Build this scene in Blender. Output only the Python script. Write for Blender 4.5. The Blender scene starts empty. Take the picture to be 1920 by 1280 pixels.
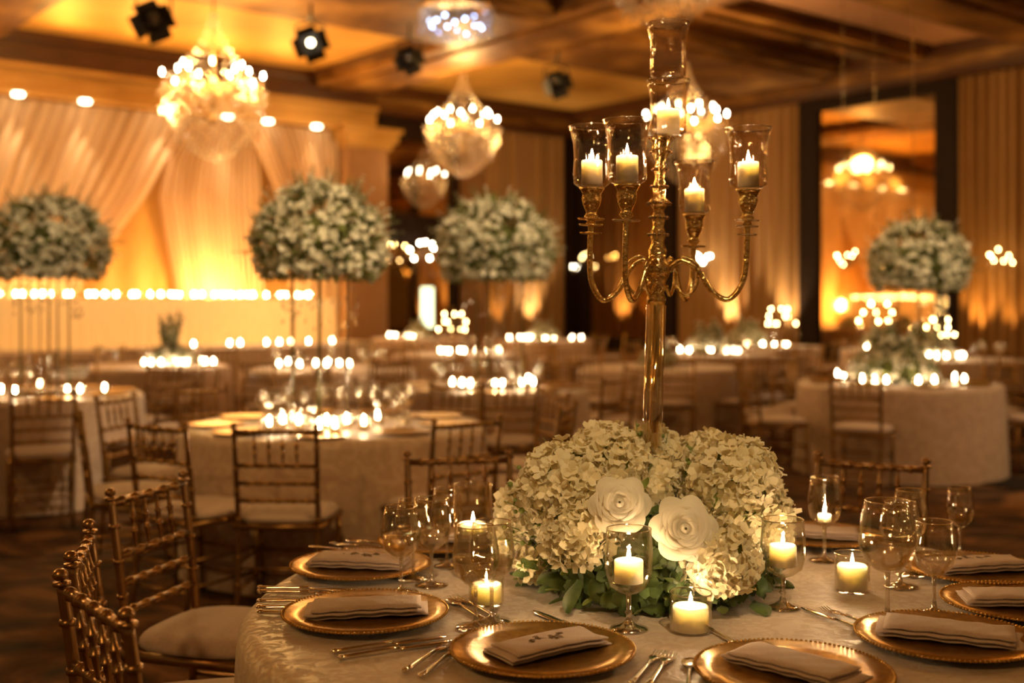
import bpy, math, random
from math import sin, cos, pi, radians as R_, sqrt
from mathutils import Vector as V, Matrix
random.seed(7)
SC = bpy.context.scene
COL = SC.collection

# ---------------------------------------------------------------- camera, world, exposure
F, YH, H = 2160.0, 565.0, 1.45          # focal length in pixels of the 1920 frame, horizon row, eye height
cam = bpy.data.cameras.new('camera'); co = bpy.data.objects.new('camera', cam); COL.objects.link(co)
co.location = (0, 0, H); co.rotation_euler = (pi/2, 0, 0)
cam.sensor_width = 36; cam.lens = F*36/1920; cam.shift_y = -(640-YH)/1920
cam.dof.use_dof = True; cam.dof.focus_distance = 2.52; cam.dof.aperture_fstop = 1.9
cam.clip_start = .05; cam.clip_end = 200
SC.camera = co
SC.view_settings.view_transform = 'Standard'; SC.view_settings.look = 'None'
SC.view_settings.gamma = 1; SC.view_settings.use_curve_mapping = False
SC.view_settings.exposure = 0.40
cy = SC.cycles
cy.max_bounces = 8; cy.diffuse_bounces = 3; cy.glossy_bounces = 4; cy.transmission_bounces = 8
cy.transparent_max_bounces = 20; cy.caustics_reflective = False; cy.caustics_refractive = False
cy.sample_clamp_indirect = 6; cy.use_denoising = True
W = bpy.data.worlds.new('world'); SC.world = W; W.use_nodes = True
W.node_tree.nodes['Background'].inputs[0].default_value = (1, .52, .17, 1)
W.node_tree.nodes['Background'].inputs[1].default_value = .085

AX = V((.775, .632, 0)).normalized(); BX = V((.632, -.775, 0)).normalized()   # the room's two wall directions
CO = V((-.98, 26.45, 0))                                                      # far corner
def RW(u, v, z=0): return CO - AX*u + BX*v + V((0, 0, z))
def uL(px):                                                                   # pixel column -> place along the stage wall
    r = (px-960)/F; a = (8.9+20*r)/(.775-.632*r); return 10.22-a
def zL(px, py):
    r = (px-960)/F; a = (8.9+20*r)/(.775-.632*r); return H+(YH-py)*(20+.632*a)/F
UR = -3.3                                                                     # the far wall stands this far beyond the reference corner
CR = CO-AX*UR
def vR(px): r = (px-960)/F; return (CR.y*r-CR.x)/(.632+.775*r)
def zR(px, py): return H+(YH-py)*(CR.y-.775*vR(px))/F
def WR(d, v, z=0): return RW(UR+d, v, z)
def P(px, py, y): return V(((px-960)/F*y, y, H+(YH-py)/F*y))                   # pixel + depth -> point
def pt(px, py, z=.76): y = F*(H-z)/(py-YH); return V(((px-960)/F*y, y, z))     # pixel on a horizontal plane

# lamps -------------------------------------------------------------------
def lamp(kind, loc, power, color, size=.1, target=None, angle=60, blend=.6):
    l = bpy.data.lights.new('lamp', kind); l.energy = power; l.color = color
    if kind in ('POINT', 'SPOT'): l.shadow_soft_size = size
    if kind == 'SPOT': l.spot_size = R_(angle); l.spot_blend = blend
    if kind == 'AREA': l.shape = 'DISK'; l.size = size
    o = bpy.data.objects.new('lamp', l); COL.objects.link(o); o.location = loc
    if target is not None: o.rotation_euler = (V(target)-V(loc)).to_track_quat('-Z', 'Y').to_euler()
    return o
AMB = (1, .50, .11); WARM = (1, .57, .18); PALE = (1, .73, .40)
# scallops of light down the stage drape, from the fittings under the cornice
for i, px in enumerate((-160, 12, 135, 283, 398, 472, 562)):
    u = uL(px)
    lamp('SPOT', RW(u, .62, 4.93), 64, PALE, .06, RW(u, .12, 1.2), 52, .8)
# uplights behind the head table
for px, e in ((-330, 50), (-100, 50), (60, 50), (215, 22), (372, 250), (520, 30)):
    lamp('POINT', RW(uL(px), .95, 1.35), e, WARM, .10)
# uplights along the far wall, standing on the floor
for px, e, c in ((1200, 60, AMB), (1382, 330, PALE), (1490, 230, PALE), (1622, 60, AMB), (1848, 130, AMB), (1905, 60, AMB), (2050, 110, AMB)):
    v = vR(px); lamp('SPOT', WR(.40, v, .75), e, c, .05, WR(.02, v, 3.4), 70, .8)
lamp('SPOT', RW(uL(985), .40, .75), 260, PALE, .05, RW(uL(985), .02, 3.4), 70, .8); lamp('SPOT', RW(uL(925), .40, .75), 70, AMB, .05, RW(uL(925), .02, 3.4), 70, .8)
# warm light that the chandeliers throw on the ceiling and the room
for (px, py, y, e) in ((400, 140, 15.5, 380), (868, 225, 21.4, 170), (1285, 215, 17.5, 190), (790, 330, 24.3, 25)):  # last entry belongs to the chandelier built for a mirror reflection
    p = P(px, py, y); lamp('POINT', p+V((0, 0, .12)), e, WARM, .20)
OFF = ((-9, 8, 320), (6.5, 5.5, 230), (-2.5, -2, 240), (1.23, 9.5, 110))       # more chandeliers; those at right and behind the camera are added for ambient light
for (x, y, e) in OFF: lamp('POINT', (x, y, 4.78), e, WARM, .20)
# cove light grazing the gilded ceiling over the stage
for u in (5.2, 6.6, 8.0, 9.4, 13.0, 14.6, 16.2, 17.8): lamp('SPOT', RW(u, .9, 5.1), 95, AMB, .2, RW(u, 4.2, 6.05), 130, 1)

# ---------------------------------------------------------------- materials
def mat(name): m = bpy.data.materials.new(name); m.use_nodes = True; nt = m.node_tree; return m, nt, nt.nodes['Principled BSDF']
def nn(nt, typ, **kw):
    n = nt.nodes.new(typ)
    for k, v in kw.items():
        if hasattr(n, k) and not k[0].isupper(): setattr(n, k, v)
    return n
def tex(nt, kind='ShaderNodeTexNoise', scale=10, detail=3, coord='Object', sc=(1, 1, 1)):
    tc = nt.nodes.new('ShaderNodeTexCoord'); mp = nt.nodes.new('ShaderNodeMapping'); mp.inputs['Scale'].default_value = sc
    nt.links.new(tc.outputs[coord], mp.inputs[0]); t = nt.nodes.new(kind); nt.links.new(mp.outputs[0], t.inputs['Vector'])
    if 'Scale' in t.inputs: t.inputs['Scale'].default_value = scale
    if 'Detail' in t.inputs: t.inputs['Detail'].default_value = detail
    return t
def ramp(nt, src, stops):
    r = nt.nodes.new('ShaderNodeValToRGB'); e = r.color_ramp.elements
    while len(e) < len(stops): e.new(.5)
    for i, (p, c) in enumerate(stops): e[i].position = p; e[i].color = (*c, 1)
    nt.links.new(src, r.inputs[0]); return r
def bump(nt, src, strength, dist, bs):
    b = nt.nodes.new('ShaderNodeBump'); b.inputs['Strength'].default_value = strength; b.inputs['Distance'].default_value = dist
    nt.links.new(src, b.inputs['Height']); nt.links.new(b.outputs[0], bs.inputs['Normal']); return b
def pbr(name, c1, c2=None, rough=.5, metal=0, scale=8, bstr=0, bdist=.005, sc=(1, 1, 1), detail=3, coord='Object', **kw):
    m, nt, b = mat(name)
    b.inputs['Roughness'].default_value = rough; b.inputs['Metallic'].default_value = metal
    t = tex(nt, 'ShaderNodeTexNoise', scale, detail, coord, sc)
    r = ramp(nt, t.outputs['Fac'], [(.3, c1), (.7, c2 or c1)]); nt.links.new(r.outputs[0], b.inputs['Base Color'])
    if bstr: bump(nt, t.outputs['Fac'], bstr, bdist, b)
    for k, v in kw.items(): b.inputs[k.replace('_', ' ')].default_value = v
    return m
def emis(name, c, s):
    m, nt, b = mat(name); e = nt.nodes.new('ShaderNodeEmission'); e.inputs[0].default_value = (*c, 1); e.inputs[1].default_value = s
    nt.links.new(e.outputs[0], nt.nodes['Material Output'].inputs[0]); return m
def thin(name, tint=(.97, .96, .93), rough=.02, base=.07, edge=.75, bscale=30, bstr=.25, sc=(1, 1, 1)):
    # a thin glass wall: lets light straight through and mirrors more towards grazing
    m, nt, b = mat(name); nt.nodes.remove(b)
    tr = nt.nodes.new('ShaderNodeBsdfTransparent'); tr.inputs[0].default_value = (*tint, 1)
    gl = nt.nodes.new('ShaderNodeBsdfGlossy'); gl.inputs['Roughness'].default_value = rough; gl.inputs[0].default_value = (1, .97, .9, 1)
    lw = nt.nodes.new('ShaderNodeLayerWeight'); lw.inputs[0].default_value = .5
    pw = nt.nodes.new('ShaderNodeMath'); pw.operation = 'POWER'; pw.inputs[1].default_value = 2.6; nt.links.new(lw.outputs['Facing'], pw.inputs[0])
    mr = nt.nodes.new('ShaderNodeMapRange'); mr.inputs['To Min'].default_value = base; mr.inputs['To Max'].default_value = edge
    nt.links.new(pw.outputs[0], mr.inputs[0])
    mx = nt.nodes.new('ShaderNodeMixShader'); nt.links.new(mr.outputs[0], mx.inputs[0]); nt.links.new(tr.outputs[0], mx.inputs[1]); nt.links.new(gl.outputs[0], mx.inputs[2])
    t = tex(nt, 'ShaderNodeTexNoise', bscale, 2, 'Object', sc); bump(nt, t.outputs['Fac'], bstr, .004, gl)
    nt.links.new(mx.outputs[0], nt.nodes['Material Output'].inputs[0]); return m
def solid(name, c=(1, .96, .9), rough=.0, ior=1.48, bscale=40, bstr=0):
    m, nt, b = mat(name); nt.nodes.remove(b)
    g = nt.nodes.new('ShaderNodeBsdfGlass'); g.inputs[0].default_value = (*c, 1); g.inputs['Roughness'].default_value = rough; g.inputs['IOR'].default_value = ior
    if bstr: t = tex(nt, 'ShaderNodeTexNoise', bscale, 1); bump(nt, t.outputs['Fac'], bstr, .004, g)
    nt.links.new(g.outputs[0], nt.nodes['Material Output'].inputs[0]); return m
def fabric(name, c, trans=.4, rough=.8, scale=60, bstr=.2, c2=None, sc=(1, 1, 1)):
    m, nt, b = mat(name); b.inputs['Roughness'].default_value = rough
    if 'Sheen Weight' in b.inputs: b.inputs['Sheen Weight'].default_value = .25
    t = tex(nt, 'ShaderNodeTexNoise', scale, 3, 'Object', sc); r = ramp(nt, t.outputs['Fac'], [(.3, c), (.7, c2 or c)])
    nt.links.new(r.outputs[0], b.inputs['Base Color']); bump(nt, t.outputs['Fac'], bstr, .004, b)
    if trans:
        tl = nt.nodes.new('ShaderNodeBsdfTranslucent'); nt.links.new(r.outputs[0], tl.inputs[0]); mx = nt.nodes.new('ShaderNodeMixShader'); mx.inputs[0].default_value = trans
        nt.links.new(b.outputs[0], mx.inputs[1]); nt.links.new(tl.outputs[0], mx.inputs[2]); nt.links.new(mx.outputs[0], nt.nodes['Material Output'].inputs[0])
    return m
M = {}
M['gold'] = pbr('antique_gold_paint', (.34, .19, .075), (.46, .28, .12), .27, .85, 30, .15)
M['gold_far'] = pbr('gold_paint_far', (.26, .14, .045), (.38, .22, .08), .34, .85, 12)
M['cushion'] = fabric('cushion_fabric', (.62, .47, .40), 0, .85, 90, .2, (.70, .55, .47))
M['linen'] = fabric('napkin_linen', (.70, .52, .42), 0, .85, 260, .25, (.80, .63, .52))
M['thread'] = pbr('embroidery_thread', (.20, .13, .06), (.30, .2, .1), .7)
M['silver'] = pbr('polished_silver', (.85, .76, .62), (.95, .88, .76), .13, 1, 20, .05)
M['wax'] = pbr('candle_wax', (1, .84, .66), (1, .87, .70), .45, 0, 12, Subsurface_Weight=.95, Subsurface_Radius=(1.0, 1.0, 1.0), Subsurface_Scale=.022)
M['wax_far'] = fabric('votive_wax', (.95, .80, .52), .45, .45, 12, .05, (.97, .84, .60))
M['wick'] = pbr('burnt_wick', (.02, .015, .01), (.05, .03, .02), .9)
M['flame'] = emis('flame', (1, .67, .36), 540)
M['flame_far'] = emis('flame_far', (1, .72, .42), 190)
M['bulb'] = emis('bulb_glow', (1, .86, .60), 60)
M['bulb_cool'] = emis('bulb_cool', (.42, .62, 1), 16)
M['bulb_warm'] = emis('bulb_warm', (1, .66, .25), 45)
M['spotlens'] = emis('spot_lens', (1, .8, .5), 14)
M['glass'] = thin('thin_glass')
M['hurricane'] = thin('ribbed_glass', (.96, .92, .88), .05, .07, .95, 60, 1.0, (1, 1, .4))
M['far_glass'] = thin('far_glass', (.95, .92, .86), .12, .32, .85, 30, .9)
M['stemglass'] = thin('clear_glass_stem', (.93, .90, .84), .03, .42, .95, 40, .3)
M['amber'] = solid('amber_crystal', (1, .92, .68), .02, 1.5, 60, .35)
def gild():
    nt = M['amber'].node_tree; out = nt.nodes['Material Output']; g = out.inputs[0].links[0].from_node
    gl = nt.nodes.new('ShaderNodeBsdfGlossy'); gl.inputs[0].default_value = (1, .72, .28, 1); gl.inputs['Roughness'].default_value = .17
    t = tex(nt, 'ShaderNodeTexNoise', 90, 2); bump(nt, t.outputs['Fac'], .9, .004, gl)
    mx = nt.nodes.new('ShaderNodeMixShader'); mx.inputs[0].default_value = .72; nt.links.new(g.outputs[0], mx.inputs[1]); nt.links.new(gl.outputs[0], mx.inputs[2]); nt.links.new(mx.outputs[0], out.inputs[0])
gild()
M['rodgold'] = pbr('gilt_streak_rod', (.95, .68, .26), (1, .76, .34), .07, 1, 6)
M['shaft'] = thin('clear_glass_tube', (.97, .92, .80), .03, .26, .98, 5, .05)
M['water'] = thin('water_surface', (.93, .90, .84), .02, .16, .6, 45, .8)
def cut_glass(name, c, d):     # faceted drops: part clear, part mirror-bright facets, part milky scatter
    m = thin(name, c, .14, .30, .9, 3, .1); nt = m.node_tree; out = nt.nodes['Material Output']; a = out.inputs[0].links[0].from_node
    df = nt.nodes.new('ShaderNodeBsdfDiffuse'); df.inputs[0].default_value = (*d, 1); tl = nt.nodes.new('ShaderNodeBsdfTranslucent'); tl.inputs[0].default_value = (*d, 1)
    m1 = nt.nodes.new('ShaderNodeMixShader'); nt.links.new(df.outputs[0], m1.inputs[1]); nt.links.new(tl.outputs[0], m1.inputs[2]); m1.inputs[0].default_value = .5
    m2 = nt.nodes.new('ShaderNodeMixShader'); m2.inputs[0].default_value = .24; nt.links.new(a.outputs[0], m2.inputs[1]); nt.links.new(m1.outputs[0], m2.inputs[2]); nt.links.new(m2.outputs[0], out.inputs[0]); return m
M['crystal'] = cut_glass('cut_crystal', (.9, .85, .8), (.85, .74, .62)); M['crystal_cool'] = cut_glass('cut_crystal_cool', (.8, .86, .98), (.62, .70, .90))
M['petal'] = fabric('cream_petal', (.88, .77, .46), .30, .55, 25, .15, (.95, .86, .60))
M['rose'] = fabric('rose_petal', (.93, .84, .62), .32, .5, 20, .1, (.97, .90, .72))
M['petal_pale'] = fabric('pale_blossom', (.66, .64, .46), .25, .7, 9, 0, (.94, .89, .74))
M['leaf'] = fabric('green_leaf', (.05, .09, .02), .25, .5, 30, .2, (.13, .19, .04))
M['leaf_light'] = fabric('lime_leaf', (.22, .30, .05), .35, .5, 30, .1, (.36, .42, .10))
M['leaf_far'] = fabric('dome_foliage', (.04, .055, .012), .25, .6, 9, 0, (.22, .25, .05))
M['black'] = pbr('black_metal', (.012, .010, .008), (.02, .016, .012), .4, .3)
M['frame'] = pbr('dark_wood', (.010, .004, .002), (.020, .008, .003), .6, 0, 6, sc=(8, 8, 1), Specular_IOR_Level=.15)
M['mirror'] = pbr('antique_mirror', (.60, .40, .18), (.74, .53, .27), .04, 1, 1.2, .06, .02)
M['wallpaper'] = pbr('tan_wall', (.26, .125, .05), (.32, .165, .065), .75, 0, 3, sc=(6, 6, 1))
M['goldwall'] = fabric('gold_backcloth', (.40, .20, .04), 0, .6, 8, .2, (.50, .27, .06), (6, 6, .4))
M['sheer'] = fabric('sheer_voile', (.80, .56, .34), .35, .75, 7, .2, (.88, .66, .42), (7, 7, .25))
M['wallcurtain'] = fabric('wall_curtain', (.34, .165, .045), .15, .7, 7, .2, (.44, .235, .07), (7, 7, .25))
M['skirt'] = fabric('stage_skirt', (.88, .76, .58), .2, .8, 9, .2, (.93, .82, .66), (6, 6, .3))
M['cornice'] = pbr('gilded_cornice', (.42, .22, .05), (.62, .36, .10), .38, .35, 1.2, .1, .02, (1, 1, 6))
M['darktrim'] = pbr('walnut_moulding', (.055, .018, .006), (.10, .035, .010), .30, 0, 2.5, .1, .01, (1, 1, 9))
M['ceil'] = pbr('gold_leaf_ceiling', (.52, .27, .05), (.80, .46, .11), .55, .4, .55, .25, .05, detail=6)
M['ceilpink'] = pbr('plaster_panel', (.40, .21, .12), (.50, .27, .16), .6, 0, .6)
M['ceilmirror'] = pbr('mirrored_panel', (.55, .38, .16), (.80, .58, .28), .09, 1, .9, .25, .06)
def beam_mat():
    m, nt, b = mat('streaky_walnut_beam'); t = tex(nt, 'ShaderNodeTexNoise', 1.1, 5, 'Object', (1, 1, 5))
    r = ramp(nt, t.outputs['Fac'], [(.25, (.050, .018, .004)), (.5, (.19, .080, .016)), (.72, (.44, .22, .05))])
    nt.links.new(r.outputs[0], b.inputs['Base Color']); b.inputs['Roughness'].default_value = .46; b.inputs['Metallic'].default_value = .08; b.inputs['Specular IOR Level'].default_value = .35
    bump(nt, t.outputs['Fac'], .3, .05, b); return m
M['beam'] = beam_mat()
def cloth_mat(name, c1, c2, scale=26):
    m, nt, b = mat(name); b.inputs['Roughness'].default_value = .52
    if 'Sheen Weight' in b.inputs: b.inputs['Sheen Weight'].default_value = .35
    t = tex(nt, 'ShaderNodeTexNoise', scale, 4); t.inputs['Distortion'].default_value = 1.6
    r = ramp(nt, t.outputs['Fac'], [(.46, c1), (.54, c2)]); nt.links.new(r.outputs[0], b.inputs['Base Color'])
    rr = ramp(nt, t.outputs['Fac'], [(.46, (.62,)*3), (.54, (.38,)*3)]); nt.links.new(rr.outputs[0], b.inputs['Roughness'])
    w = tex(nt, 'ShaderNodeTexNoise', 9, 2); ad = nt.nodes.new('ShaderNodeMath'); ad.operation = 'ADD'
    nt.links.new(t.outputs['Fac'], ad.inputs[0]); nt.links.new(w.outputs['Fac'], ad.inputs[1]); bump(nt, ad.outputs[0], .55, .006, b); return m
M['damask'] = cloth_mat('damask_cloth', (.66, .50, .35), (.76, .60, .44))
M['satin'] = cloth_mat('satin_cloth', (.60, .42, .31), (.70, .52, .39), 14)
def charger_mat():
    m, nt, b = mat('gold_charger'); b.inputs['Metallic'].default_value = .85; b.inputs['Roughness'].default_value = .33
    t = tex(nt, 'ShaderNodeTexNoise', 55, 3); r = ramp(nt, t.outputs['Fac'], [(.3, (.42, .23, .05)), (.7, (.66, .40, .11))])
    nt.links.new(r.outputs[0], b.inputs['Base Color']); bump(nt, t.outputs['Fac'], .35, .003, b); return m
M['charger'] = charger_mat()
def carpet():
    m, nt, b = mat('patterned_carpet'); b.inputs['Roughness'].default_value = .9
    t = tex(nt, 'ShaderNodeTexNoise', 1.3, 4); t.inputs['Distortion'].default_value = 2.5
    r = ramp(nt, t.outputs['Fac'], [(.38, (.022, .009, .003)), (.50, (.10, .042, .014)), (.62, (.26, .12, .042))])
    nt.links.new(r.outputs[0], b.inputs['Base Color'])
    f = tex(nt, 'ShaderNodeTexNoise', 220, 2); bump(nt, f.outputs['Fac'], .6, .006, b); return m
M['carpet'] = carpet()
M['carpet_dark'] = pbr('dark_carpet_band', (.008, .004, .003), (.016, .008, .005), .95, 0, 60, .4)

# ---------------------------------------------------------------- mesh builder
class MB:
    def __init__(s): s.v = []; s.f = []; s.sm = []
    def add(s, vs, fs, smooth=True, mtx=None):
        o = len(s.v); s.v += [tuple(mtx @ V(p)) if mtx is not None else tuple(p) for p in vs]
        s.f += [tuple(o+i for i in f) for f in fs]; s.sm += [smooth]*len(fs); return s
    def box(s, c, d, mtx=None):
        x, y, z = (k/2 for k in d); c = V(c)
        vs = [c+V((a*x, b*y, e*z)) for a in (-1, 1) for b in (-1, 1) for e in (-1, 1)]
        return s.add(vs, [(0, 1, 3, 2), (4, 6, 7, 5), (0, 4, 5, 1), (2, 3, 7, 6), (0, 2, 6, 4), (1, 5, 7, 3)], False, mtx)
    def lathe(s, prof, n=24, c=(0, 0, 0), mtx=None, rf=None, closed=False):
        vs = []; fs = []; c = V(c)
        for r, z in prof:
            for k in range(n):
                a = 2*pi*k/n; rr = r if rf is None else rf(r, z, a)
                vs.append(c+V((rr*cos(a), rr*sin(a), z)))
        m = len(prof)
        for i in range(m-1 if not closed else m):
            j = (i+1) % m
            for k in range(n): l = (k+1) % n; fs.append((i*n+k, i*n+l, j*n+l, j*n+k))
        return s.add(vs, fs, True, mtx)
    def tube(s, pts, r, n=8, cap=True, mtx=None):
        pts = [V(p) for p in pts]; rr = r if isinstance(r, (list, tuple)) else [r]*len(pts); vs = []; fs = []; nrm = None
        for i, p in enumerate(pts):
            t = (pts[min(i+1, len(pts)-1)]-pts[max(i-1, 0)]).normalized()
            if nrm is None: nrm = t.orthogonal().normalized()
            nrm = (nrm-t*nrm.dot(t)).normalized(); b = t.cross(nrm)
            for k in range(n): a = 2*pi*k/n; vs.append(p+(nrm*cos(a)+b*sin(a))*rr[i])
        for i in range(len(pts)-1):
            for k in range(n): l = (k+1) % n; fs.append((i*n+k, i*n+l, (i+1)*n+l, (i+1)*n+k))
        if cap: fs.append(tuple(range(n))[::-1]); fs.append(tuple((len(pts)-1)*n+k for k in range(n)))
        return s.add(vs, fs, True, mtx)
    def ball(s, c, r, n=8, m=6, sc=(1, 1, 1), mtx=None):
        c = V(c); vs = [c+V((0, 0, r*sc[2]))]
        for i in range(1, m):
            for k in range(n):
                a = pi*i/m; b = 2*pi*k/n; vs.append(c+V((r*sc[0]*sin(a)*cos(b), r*sc[1]*sin(a)*sin(b), r*sc[2]*cos(a))))
        vs.append(c-V((0, 0, r*sc[2]))); fs = []
        for k in range(n):
            l = (k+1) % n; fs.append((0, 1+k, 1+l))
            for i in range(m-2): fs.append((1+i*n+k, 1+(i+1)*n+k, 1+(i+1)*n+l, 1+i*n+l))
            fs.append((1+(m-2)*n+k, len(vs)-1, 1+(m-2)*n+l))
        return s.add(vs, fs, True, mtx)
    def octa(s, c, r, h):
        c = V(c); vs = [c+V((r, 0, 0)), c+V((0, r, 0)), c-V((r, 0, 0)), c-V((0, r, 0)), c+V((0, 0, h)), c-V((0, 0, h))]
        return s.add(vs, [(0, 1, 4), (1, 2, 4), (2, 3, 4), (3, 0, 4), (1, 0, 5), (2, 1, 5), (3, 2, 5), (0, 3, 5)], False)
    def grid(s, fn, nu, nv, mtx=None):
        vs = [fn(i/nu, j/nv) for i in range(nu+1) for j in range(nv+1)]; w = nv+1
        return s.add(vs, [(i*w+j, (i+1)*w+j, (i+1)*w+j+1, i*w+j+1) for i in range(nu) for j in range(nv)], True, mtx)
    def mesh(s, name, m):
        me = bpy.data.meshes.new(name); me.from_pydata(s.v, [], s.f); me.polygons.foreach_set('use_smooth', s.sm)
        me.materials.append(M[m] if isinstance(m, str) else m); me.update(); return me
    def obj(s, name, m, parent=None, **kw): return link(name, s.mesh(name, m), parent, **kw)
def link(name, data, parent=None, loc=None, rot=None, label=None, cat=None, group=None, kind=None, scale=None):
    o = bpy.data.objects.new(name, data); COL.objects.link(o)
    if parent is not None: o.parent = parent
    if loc is not None: o.location = loc
    if rot is not None: o.rotation_euler = rot if isinstance(rot, (tuple, list)) else (0, 0, rot)
    if scale is not None: o.scale = (scale,)*3 if isinstance(scale, (int, float)) else scale
    if label: o['label'] = label
    if cat: o['category'] = cat
    if group: o['group'] = group
    if kind: o['kind'] = kind
    return o
def place(proto, name, loc, rot, label, cat, group=None, scale=None):
    # proto: [(part name, mesh, offset or None, kind or None, [the same for sub-parts])]; parts share their mesh data
    r = link(name, None, None, loc, rot, label, cat, group, scale=scale); r.empty_display_size = .05
    for (n, me, off, kind, subs) in proto:
        p = link(n, me, r, off, kind=kind)
        for (n2, me2, off2, k2) in subs: link(n2, me2, p, off2, kind=k2)
    return r
def bez(ps, n=12):
    ps = [V(p) for p in ps]; out = []
    for k in range(len(ps)-1):
        a, b, c, d = ps[max(k-1, 0)], ps[k], ps[k+1], ps[min(k+2, len(ps)-1)]
        for i in range(n):
            t = i/n; out.append(.5*((2*b)+(c-a)*t+(2*a-5*b+4*c-d)*t*t+(3*b-a-3*c+d)*t**3))
    return out+[ps[-1]]
ORD = ['first', 'second', 'third', 'fourth', 'fifth', 'sixth', 'seventh', 'eighth', 'ninth', 'tenth', 'eleventh', 'twelfth']

# ---------------------------------------------------------------- the room
def roombox(name, u0, u1, v0, v1, z0, z1, m, **kw):
    b = MB(); b.box((0, 0, 0), (u1-u0, v1-v0, z1-z0))
    return b.obj(name, m, None, loc=RW((u0+u1)/2, (v0+v1)/2, (z0+z1)/2), rot=math.atan2(-AX.y, -AX.x), **kw)
# local x of such a box runs along -AX (u), local y along v
def struct(name, b, m, **kw): return b.obj(name, m, None, kind='structure', **kw)
UM, VM = 25.0, 27.5
b = MB(); b.add([(-22, -7, 0), (22, -7, 0), (22, 34, 0), (-22, 34, 0)], [(0, 1, 2, 3)], False); floor = struct('floor', b, 'carpet')
roombox('wall_left', UR-.3, UM, -.3, 0, 0, 6.4, 'wallpaper', kind='structure')
roombox('wall_back', UR-.3, UR, 0, VM, 0, 6.4, 'wallpaper', kind='structure')
roombox('ceiling', UR-.3, UM, -.3, VM, 6.06, 6.4, 'ceil', kind='structure')
tn = [0]
def trim(*a, **k):
    tn[0] += 1; return roombox('trim_%d' % tn[0], *a, kind='structure', **k)
# gilded cornice and dark moulding on both walls
trim(2.9, UM, 0, .80, 4.98, 5.06, 'cornice'); trim(2.9, UM, 0, .62, 5.06, 5.42, 'cornice'); trim(2.9, UM, 0, .74, 5.42, 5.50, 'cornice')
trim(2.9, UM, 0, .66, 5.50, 5.90, 'darktrim'); trim(2.9, UM, 0, .78, 5.90, 6.06, 'darktrim')
trim(UR, 2.89, 0, .30, 5.46, 5.58, 'darktrim'); trim(UR, 2.89, 0, .24, 5.58, 5.82, 'beam'); trim(UR, 2.89, 0, .50, 5.82, 6.06, 'darktrim')
trim(UR, UR+.30, .51, VM, 5.46, 5.58, 'darktrim'); trim(UR, UR+.24, .51, VM, 5.58, 5.82, 'beam'); trim(UR, UR+.55, .51, VM, 5.82, 6.06, 'darktrim')
# ceiling beams: across (along v) and along (along u), each with a stepped moulding
ub = [(2.9, 4.4), (10.5, 12.0), (18.5, 20.0)]
vb = [(5.3, 8.0), (9.35, 9.85), (11.4, 12.6), (16.5, 17.7), (21.5, 22.6)]
for (a, c) in ub:
    trim(a, c, .78, VM, 5.78, 6.06, 'beam'); trim(a-.14, c+.14, .78, VM, 5.95, 6.06, 'darktrim'); trim(a+.3, c-.3, .78, VM, 5.72, 5.79, 'beam')
for (a, c) in vb:
    prev = UR+.56
    for (p, q) in ub+[(UM, UM)]:
        if p-prev > .2:
            trim(prev+.01, p-.01, a, c, 5.782, 6.06, 'beam'); trim(prev+.01, p-.15, a-.13, c+.13, 5.955, 6.06, 'darktrim'); trim(prev+.01, p-.01, a+.25, c-.25, 5.71, 5.79, 'beam')
        prev = q
# mirrored and plain infill panels of some coffers
trim(4.55, 10.35, 8.15, 9.2, 6.00, 6.05, 'ceilmirror'); trim(UR+.57, 2.75, 8.15, 9.2, 6.00, 6.05, 'ceilmirror')
trim(UR+.57, 2.75, 10.0, 11.25, 6.00, 6.05, 'ceilpink'); trim(4.55, 10.35, 10.0, 11.25, 6.00, 6.05, 'ceilpink')
trim(UR+.57, 2.75, 12.75, 16.35, 6.0, 6.05, 'ceilpink')
# column with capital beside the stage
uc0, uc1 = uL(690), uL(617)
trim(uc0, uc1, 0, .78, .3, 4.75, 'wallpaper'); trim(uc0-.1, uc1+.1, 0, .9, 0, .3, 'darktrim')
trim(uc0-.07, uc1+.07, 0, .86, 4.62, 4.75, 'cornice'); trim(uc0-.16, uc1+.16, 0, .95, 4.75, 4.98, 'cornice')
trim(uc0-.24, uc1+.24, 0, 1.02, 4.95, 5.03, 'cornice')
trim(uL(617)+.02, uL(617)+.22, 0, .3, 0, 4.98, 'frame')
# gold backcloth behind the sheers
b = MB(); uA, uB = uL(617)+.25, UM-.1
b.grid(lambda s, t: RW(uA+(uB-uA)*s, .10+.03*sin(s*210), .75+4.2*t), 420, 6)
b.obj('backcloth', 'goldwall', label='golden pleated backcloth hung along the wall behind the stage', cat='curtain')

def drape(name, label, left, right, v0, nf, m, amp=.05, z0=.8, z1=4.96, n=160, cat='curtain'):
    # left(z), right(z): edges along the wall; folds run between them
    b = MB()
    def fn(s, t):
        z = z0+(z1-z0)*t; a, c = left(z), right(z); w = s+.006*sin(t*3+s*9)
        return RW(a+(c-a)*w, v0+amp*sin(w*nf*2*pi)+amp*.4*sin(w*nf*4.7+1)+.03*sin(t*4+s*5), z)
    b.grid(fn, n, 26); return b.obj(name, m, label=label, cat=cat)
def edge(pts):      # pts: (px, py) on the stage wall -> function of z
    q = sorted((zL(x, y), uL(x)) for x, y in pts)
    def f(z):
        if z <= q[0][0]: return q[0][1]
        for (a, ua), (c, uc) in zip(q, q[1:]):
            if z <= c: k = (z-a)/(c-a); return ua+(uc-ua)*k
        return q[-1][1]
    return f
drape('sheer_curtain', 'sheer ivory curtain swept aside to the left of the stage in a long diagonal', edge([(345, 215), (318, 270), (262, 370), (205, 445), (150, 520), (130, 560)]), edge([(-480, 150), (-480, 560)]), .34, 30, 'sheer', .05)
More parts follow.
